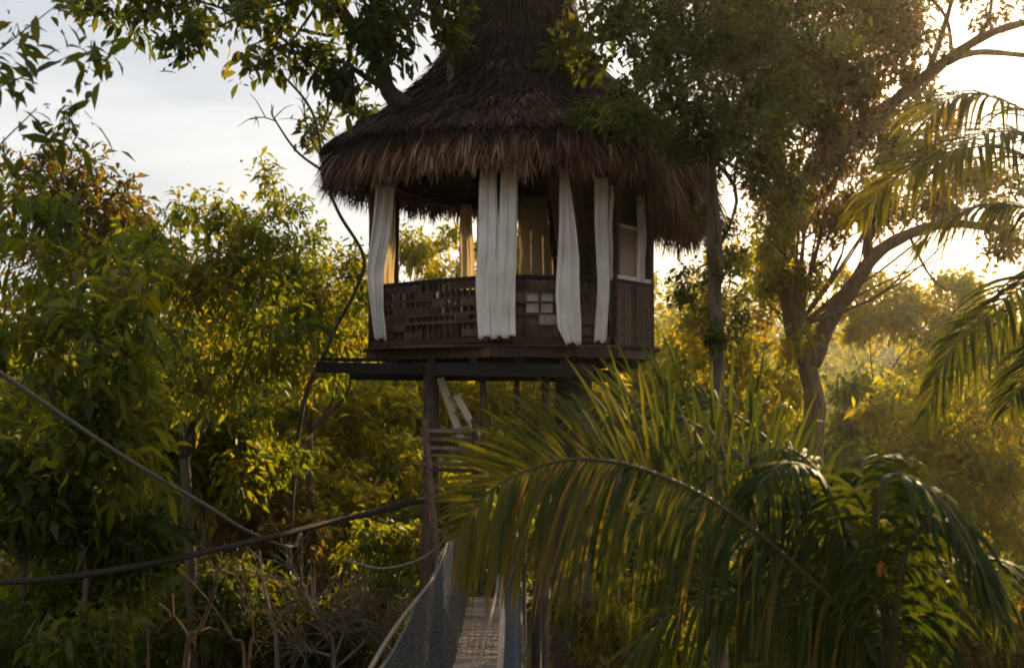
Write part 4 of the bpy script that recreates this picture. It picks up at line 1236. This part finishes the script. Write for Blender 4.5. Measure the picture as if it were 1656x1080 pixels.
def frond(root, rng, pts, n, ln, wd, roll, g_near, g_far, objs, mat='palm', yellow_amt=0.0, lean=0.55, r0=0.02, label=None, both=True, up=(0, 0, 1), miss=0.12, far_f=1.0):
    """A pinnate leaf: rachis through pts, leaflets on both sides. roll tips the blade about the rachis."""
    rp = spline(pts, 60)
    tang = [norm(rp[min(i + 1, 60)] - rp[max(i - 1, 0)]) for i in range(61)]
    fr = MB().tube(rp, [r0 * (1 - 0.82 * i / 60) for i in range(61)], 7).build('frond', M['rachis'], root, True)
    if label: fr['label'] = label
    VS_, TS_, RN_ = [], [], []
    off = 0
    for k in range(n):
        t = 0.10 + 0.90 * (k + 0.5) / n
        for sgn in ((1, -1) if both else (1,)):
            tt_ = min(0.999, max(0, t + rng.normal(0, 0.006)))
            i = int(tt_ * 60); fr_ = tt_ * 60 - i
            q = rp[i] * (1 - fr_) + rp[min(60, i + 1)] * fr_
            tg = tang[i]
            side = np.cross(tg, np.array(up, float)); side /= np.linalg.norm(side)
            upv = np.cross(side, tg)
            c, s_ = math.cos(roll), math.sin(roll)
            sd2 = (side * c + upv * s_) * sgn
            up2 = upv * c - side * s_
            prof_ = math.sin(PI * (0.12 + 0.80 * t)) ** 0.6 * (1.0 if t < 0.8 else 1 - (t - 0.8) * 1.4)
            if rng.random() < miss:
                continue
            l_ = ln * prof_ * rng.uniform(0.70, 1.12) * (far_f if sgn > 0 else 1.0) * (1 - 0.45 * t if sgn > 0 and far_f < 1 else 1)
            fw = lean + 0.7 * t ** 2 + rng.normal(0, 0.07)
            v0 = sd2 + tg * fw + up2 * 0.25 + rng.normal(size=3) * 0.13
            g = (g_near if sgn > 0 else g_far) * rng.uniform(0.6, 1.5)
            V, Q = leaflet_geo(q, v0, up2, l_, wd * rng.uniform(0.75, 1.15), g, 7, rng.normal(0, 0.7))
            rn = min(1, max(0, yellow_amt * t + rng.random() * 0.55))  # leaflets get yellower and lighter towards the frond tip
            if objs is True or (objs == 'near' and sgn < 0):
                me = np_mesh('leaflet', V, Q, np.full(len(Q), rn), smooth=True)
                link('leaflet', me, M[mat] if rng.random() > yellow_amt * 0.5 else M['palm_yellow'], fr)
            else:
                VS_.append(V); TS_.append(Q + off); RN_.append(np.full(len(Q), rn)); off += len(V)
    if VS_:
        o = link('leaflets', np_mesh('leaflets', np.concatenate(VS_), np.concatenate(TS_), np.concatenate(RN_), smooth=True), M[mat], fr)
        o['kind'] = 'stuff'
    return fr


rng = np.random.default_rng(77)
palm = thing('palm_tree', 'feather palm in the foreground with one long arching frond', 'palm tree')
PB = P(1440, 1130, 5.3)
MB().tube(spline([(PB[0] + 0.1, PB[1] + 0.1, gz(PB[0], PB[1]) - 0.2), (PB[0] + 0.05, PB[1] + 0.05, 4.5), PB - np.array((0, 0, 0.15))], 14), [0.14 - 0.003 * i for i in range(15)], 12).build('trunk', M['bark'], palm, True)
# the long frond arching to the left, its near leaflets hanging like a curtain
frond(palm, rng, [PB, P(1385, 1015, 5.2), P(1270, 900, 5.1), P(1160, 815, 5.0), P(1050, 762, 4.95), P(950, 742, 4.9), P(860, 757, 4.9), P(785, 800, 4.9), P(738, 868, 4.95)],
      186, 0.80, 0.023, 0.95, 0.45, 3.0, 'near', yellow_amt=0.62, lean=0.42, r0=0.016, far_f=0.95, miss=0.10, label='long arching frond with hanging yellow-green leaflets')
# fronds behind it
frond(palm, rng, [PB + (0, .1, 0), P(1330, 900, 5.5), P(1230, 770, 5.7), P(1130, 690, 5.9), P(1020, 650, 6.1), P(930, 660, 6.3)],
      64, 0.62, 0.024, 0.9, 0.3, 1.6, False, yellow_amt=0.2, lean=0.7, miss=0.25)
frond(palm, rng, [PB + (0, .1, 0), P(1370, 920, 5.6), P(1310, 800, 5.8), P(1240, 710, 6.0), P(1160, 655, 6.2), P(1090, 640, 6.3)],
      60, 0.5, 0.026, 0.5, 0.7, 1.2, False, yellow_amt=0.1, lean=0.7, miss=0.3)
frond(palm, rng, [PB + (0, .2, 0), P(1360, 980, 5.6), P(1260, 880, 5.7), P(1150, 830, 5.8), P(1040, 830, 5.9), P(950, 870, 6.0)],
      70, 0.62, 0.028, 0.4, 1.2, 2.6, False, yellow_amt=0.25, lean=0.5, miss=0.3)
frond(palm, rng, [PB + (0, .2, 0), P(1370, 1030, 5.5), P(1290, 980, 5.5), P(1190, 960, 5.5), P(1090, 990, 5.5), P(1020, 1060, 5.5)],
      70, 0.60, 0.034, 0.3, 1.4, 2.6, False, yellow_amt=0.35, lean=0.45)
# drooping broad fronds on the right
frond(palm, rng, [PB, P(1405, 960, 5.35), P(1360, 840, 5.3), P(1320, 768, 5.2), P(1270, 750, 5.1), P(1225, 785, 5.0)],
      31, 0.66, 0.040, 0.1, 3.0, 3.0, True, yellow_amt=0.1, lean=0.3, miss=0.08, label='broad dark frond drooping toward the viewer')
frond(palm, rng, [PB, P(1430, 960, 5.1), P(1415, 840, 5.0), P(1440, 770, 4.9), P(1500, 790, 4.8), P(1560, 860, 4.7), P(1600, 960, 4.6)],
      31, 0.56, 0.036, 0.0, 2.8, 2.8, True, yellow_amt=0.1, lean=0.35, miss=0.08, label='dark frond bending over to the right')
frond(palm, rng, [PB, P(1480, 1000, 5.4), P(1530, 920, 5.6), P(1600, 900, 5.8), P(1680, 930, 6.0)], 60, 0.55, 0.030, 0.0, 2.4, 2.4, False, lean=0.4)
frond(palm, rng, [PB, P(1420, 950, 5.5), P(1390, 820, 5.7), P(1400, 745, 5.9), P(1450, 735, 6.1)], 70, 0.55, 0.028, 0.2, 2.4, 2.4, False, lean=0.4, yellow_amt=0.3)
frond(palm, rng, [PB, P(1400, 940, 5.4), P(1350, 810, 5.5), P(1300, 740, 5.6), P(1250, 725, 5.7), P(1200, 760, 5.8)], 70, 0.5, 0.026, 0.1, 2.4, 2.4, False, lean=0.4, yellow_amt=0.3, miss=0.2)
frond(palm, rng, [PB, P(1450, 980, 5.0), P(1470, 880, 4.9), P(1520, 840, 4.8), P(1580, 900, 4.7), P(1620, 1000, 4.6)], 60, 0.5, 0.026, 0.1, 2.4, 2.4, False, lean=0.4, yellow_amt=0.3, miss=0.2)
# an orange withered leaf caught in the crown
for (px, py, d, sc_) in ((1424, 893, 4.85, 1.0), (1262, 735, 5.4, 0.8)):
    o = place_leaf(palm, 'withered', 0.085, 0.05, P(px, py + 12, d), np.array((0.1, 0.1, -1.0)), np.array((0.1, -1, 0.2)), 2, sc_)
    o['label'] = 'orange withered leaf'

rng = np.random.default_rng(91)
palm2 = thing('palm_tree', 'palm off the right edge with backlit fronds hanging across the sun', 'palm tree')
PC = P(1800, 330, 7.2)
MB().tube(spline([(PC[0] + 0.2, PC[1], gz(PC[0], PC[1]) - 0.2), (PC[0] + 0.1, PC[1], 5.5), PC - np.array((0, 0, 0.1))], 14), [0.13 - 0.003 * i for i in range(15)], 12).build('trunk', M['bark'], palm2, True)
frond(palm2, rng, [PC, P(1720, 225, 7.1), P(1640, 170, 7.0), P(1570, 152, 7.0), P(1520, 170, 7.0), P(1490, 215, 7.0)], 60, 0.60, 0.026, 0.35, 1.2, 2.4, 'near', yellow_amt=0.5, lean=0.5, r0=0.012, miss=0.12, label='topmost backlit frond against the bright sky')
frond(palm2, rng, [PC, P(1720, 290, 7.0), P(1620, 240, 6.9), P(1520, 250, 6.8), P(1440, 295, 6.8), P(1390, 350, 6.8)], 80, 0.55, 0.025, 0.4, 1.0, 2.2, False, yellow_amt=0.8, lean=0.6, r0=0.012, miss=0.12)
frond(palm2, rng, [PC, P(1720, 350, 7.3), P(1620, 330, 7.4), P(1540, 350, 7.5), P(1480, 400, 7.6)], 70, 0.5, 0.025, 0.3, 1.0, 2.2, False, yellow_amt=0.8, lean=0.6, r0=0.012, miss=0.15)
frond(palm2, rng, [PC, P(1750, 400, 6.9), P(1690, 440, 6.8), P(1630, 480, 6.7), P(1560, 540, 6.6), P(1510, 610, 6.6)], 70, 0.5, 0.026, 0.3, 1.4, 2.6, False, yellow_amt=0.3, lean=0.5, r0=0.012, miss=0.12)
frond(palm2, rng, [PC, P(1770, 480, 6.9), P(1720, 540, 6.8), P(1670, 590, 6.7), P(1630, 660, 6.6)], 60, 0.5, 0.026, 0.2, 1.4, 2.2, False, yellow_amt=0.3, lean=0.5, r0=0.012, miss=0.12)
frond(palm2, rng, [PC, P(1730, 260, 6.7), P(1650, 215, 6.6), P(1570, 225, 6.5), P(1510, 280, 6.5)], 70, 0.55, 0.024, 0.35, 1.0, 2.2, False, yellow_amt=0.7, lean=0.6, r0=0.012, miss=0.15)
frond(palm2, rng, [PC, P(1750, 430, 7.2), P(1680, 480, 7.2), P(1600, 530, 7.2), P(1530, 600, 7.2), P(1490, 680, 7.2)], 70, 0.5, 0.026, 0.3, 1.4, 2.4, False, yellow_amt=0.3, lean=0.5, r0=0.012, miss=0.15)

# ------------------------------------------------------------------ the far wood on the hillsides
rng = np.random.default_rng(5)
P_, D_, N_, S_, R_ = [], [], [], [], []
tv = MB()
cnt = 0
for k in range(420):
    an = rng.uniform(-0.75, 0.75)
    rr = rng.uniform(36, 120)
    x, yv = rr * math.sin(an), 10 + rr * math.cos(an)
    z = gz(x, yv)
    h = rng.uniform(2.2, 4.4)
    c = np.array((x, yv, z + h))
    r = np.array((1, 1, 0.8)) * rng.uniform(1.6, 2.6)
    n = int(320 * (1.0 if rr < 70 else 0.6))
    v = norm(rng.normal(size=(n, 3)))
    p = c + v * r * (0.55 + 0.45 * rng.random((n, 1)) ** .6) * (1 + 0.2 * np.sin(v[:, :1] * 6 + k) * np.cos(v[:, 2:3] * 5))
    P_.append(p); D_.append(norm(v * 0.5 + rng.normal(size=p.shape) * 0.7)); N_.append(norm(rng.normal(size=p.shape) * .5 + v * .4 + (0, 0, .8)))
    S_.append(rng.uniform(0.7, 1.3, n) * (0.34 if rr < 70 else 0.5)); R_.append(np.clip(0.5 * rng.random() + 0.5 * rng.random(n), 0, 1))
    tv.tube([(x, yv, z - 0.2), (x, yv, z + h)], [0.14, 0.06], 5, False)
p = np.concatenate(P_); sz = np.concatenate(S_)
V, T, k = leaf_geo(p, np.concatenate(D_), np.concatenate(N_), sz, sz * 0.5, 0.25, False)
wood = link('far_forest', np_mesh('far_forest', V, T, np.repeat(np.concatenate(R_), k)), M['leaf_mid'])
tag(wood, 'distant hazy forest covering the hillsides beyond the trees', 'forest', kind='stuff')
tag(tv.build('far_trunks', M['bark'], wood), kind='stuff')

# ------------------------------------------------------------------ haze: the evening air
if HAZE_DENSITY > 0:
    x0, x1, y0, y1, z0, z1 = -216, 216, -206, 226, -1.5, 26.0
    hv = [(x, yv, z) for z in (z0, z1) for x, yv in ((x0, y0), (x1, y0), (x1, y1), (x0, y1))]
    hz = MB().add(hv, [(3, 2, 1, 0), (4, 5, 6, 7), (0, 1, 5, 4), (1, 2, 6, 5), (2, 3, 7, 6), (3, 0, 4, 7)])
    m, t, o = new_mat('haze')
    pv = t.nodes.new('ShaderNodeVolumePrincipled')
    pv.inputs['Color'].default_value = (1.0, 0.92, 0.80, 1)
    pv.inputs['Density'].default_value = HAZE_DENSITY
    pv.inputs['Anisotropy'].default_value = 0.76
    t.links.new(pv.outputs['Volume'], o.inputs['Volume'])
    tag(hz.build('haze', m), kind='stuff')
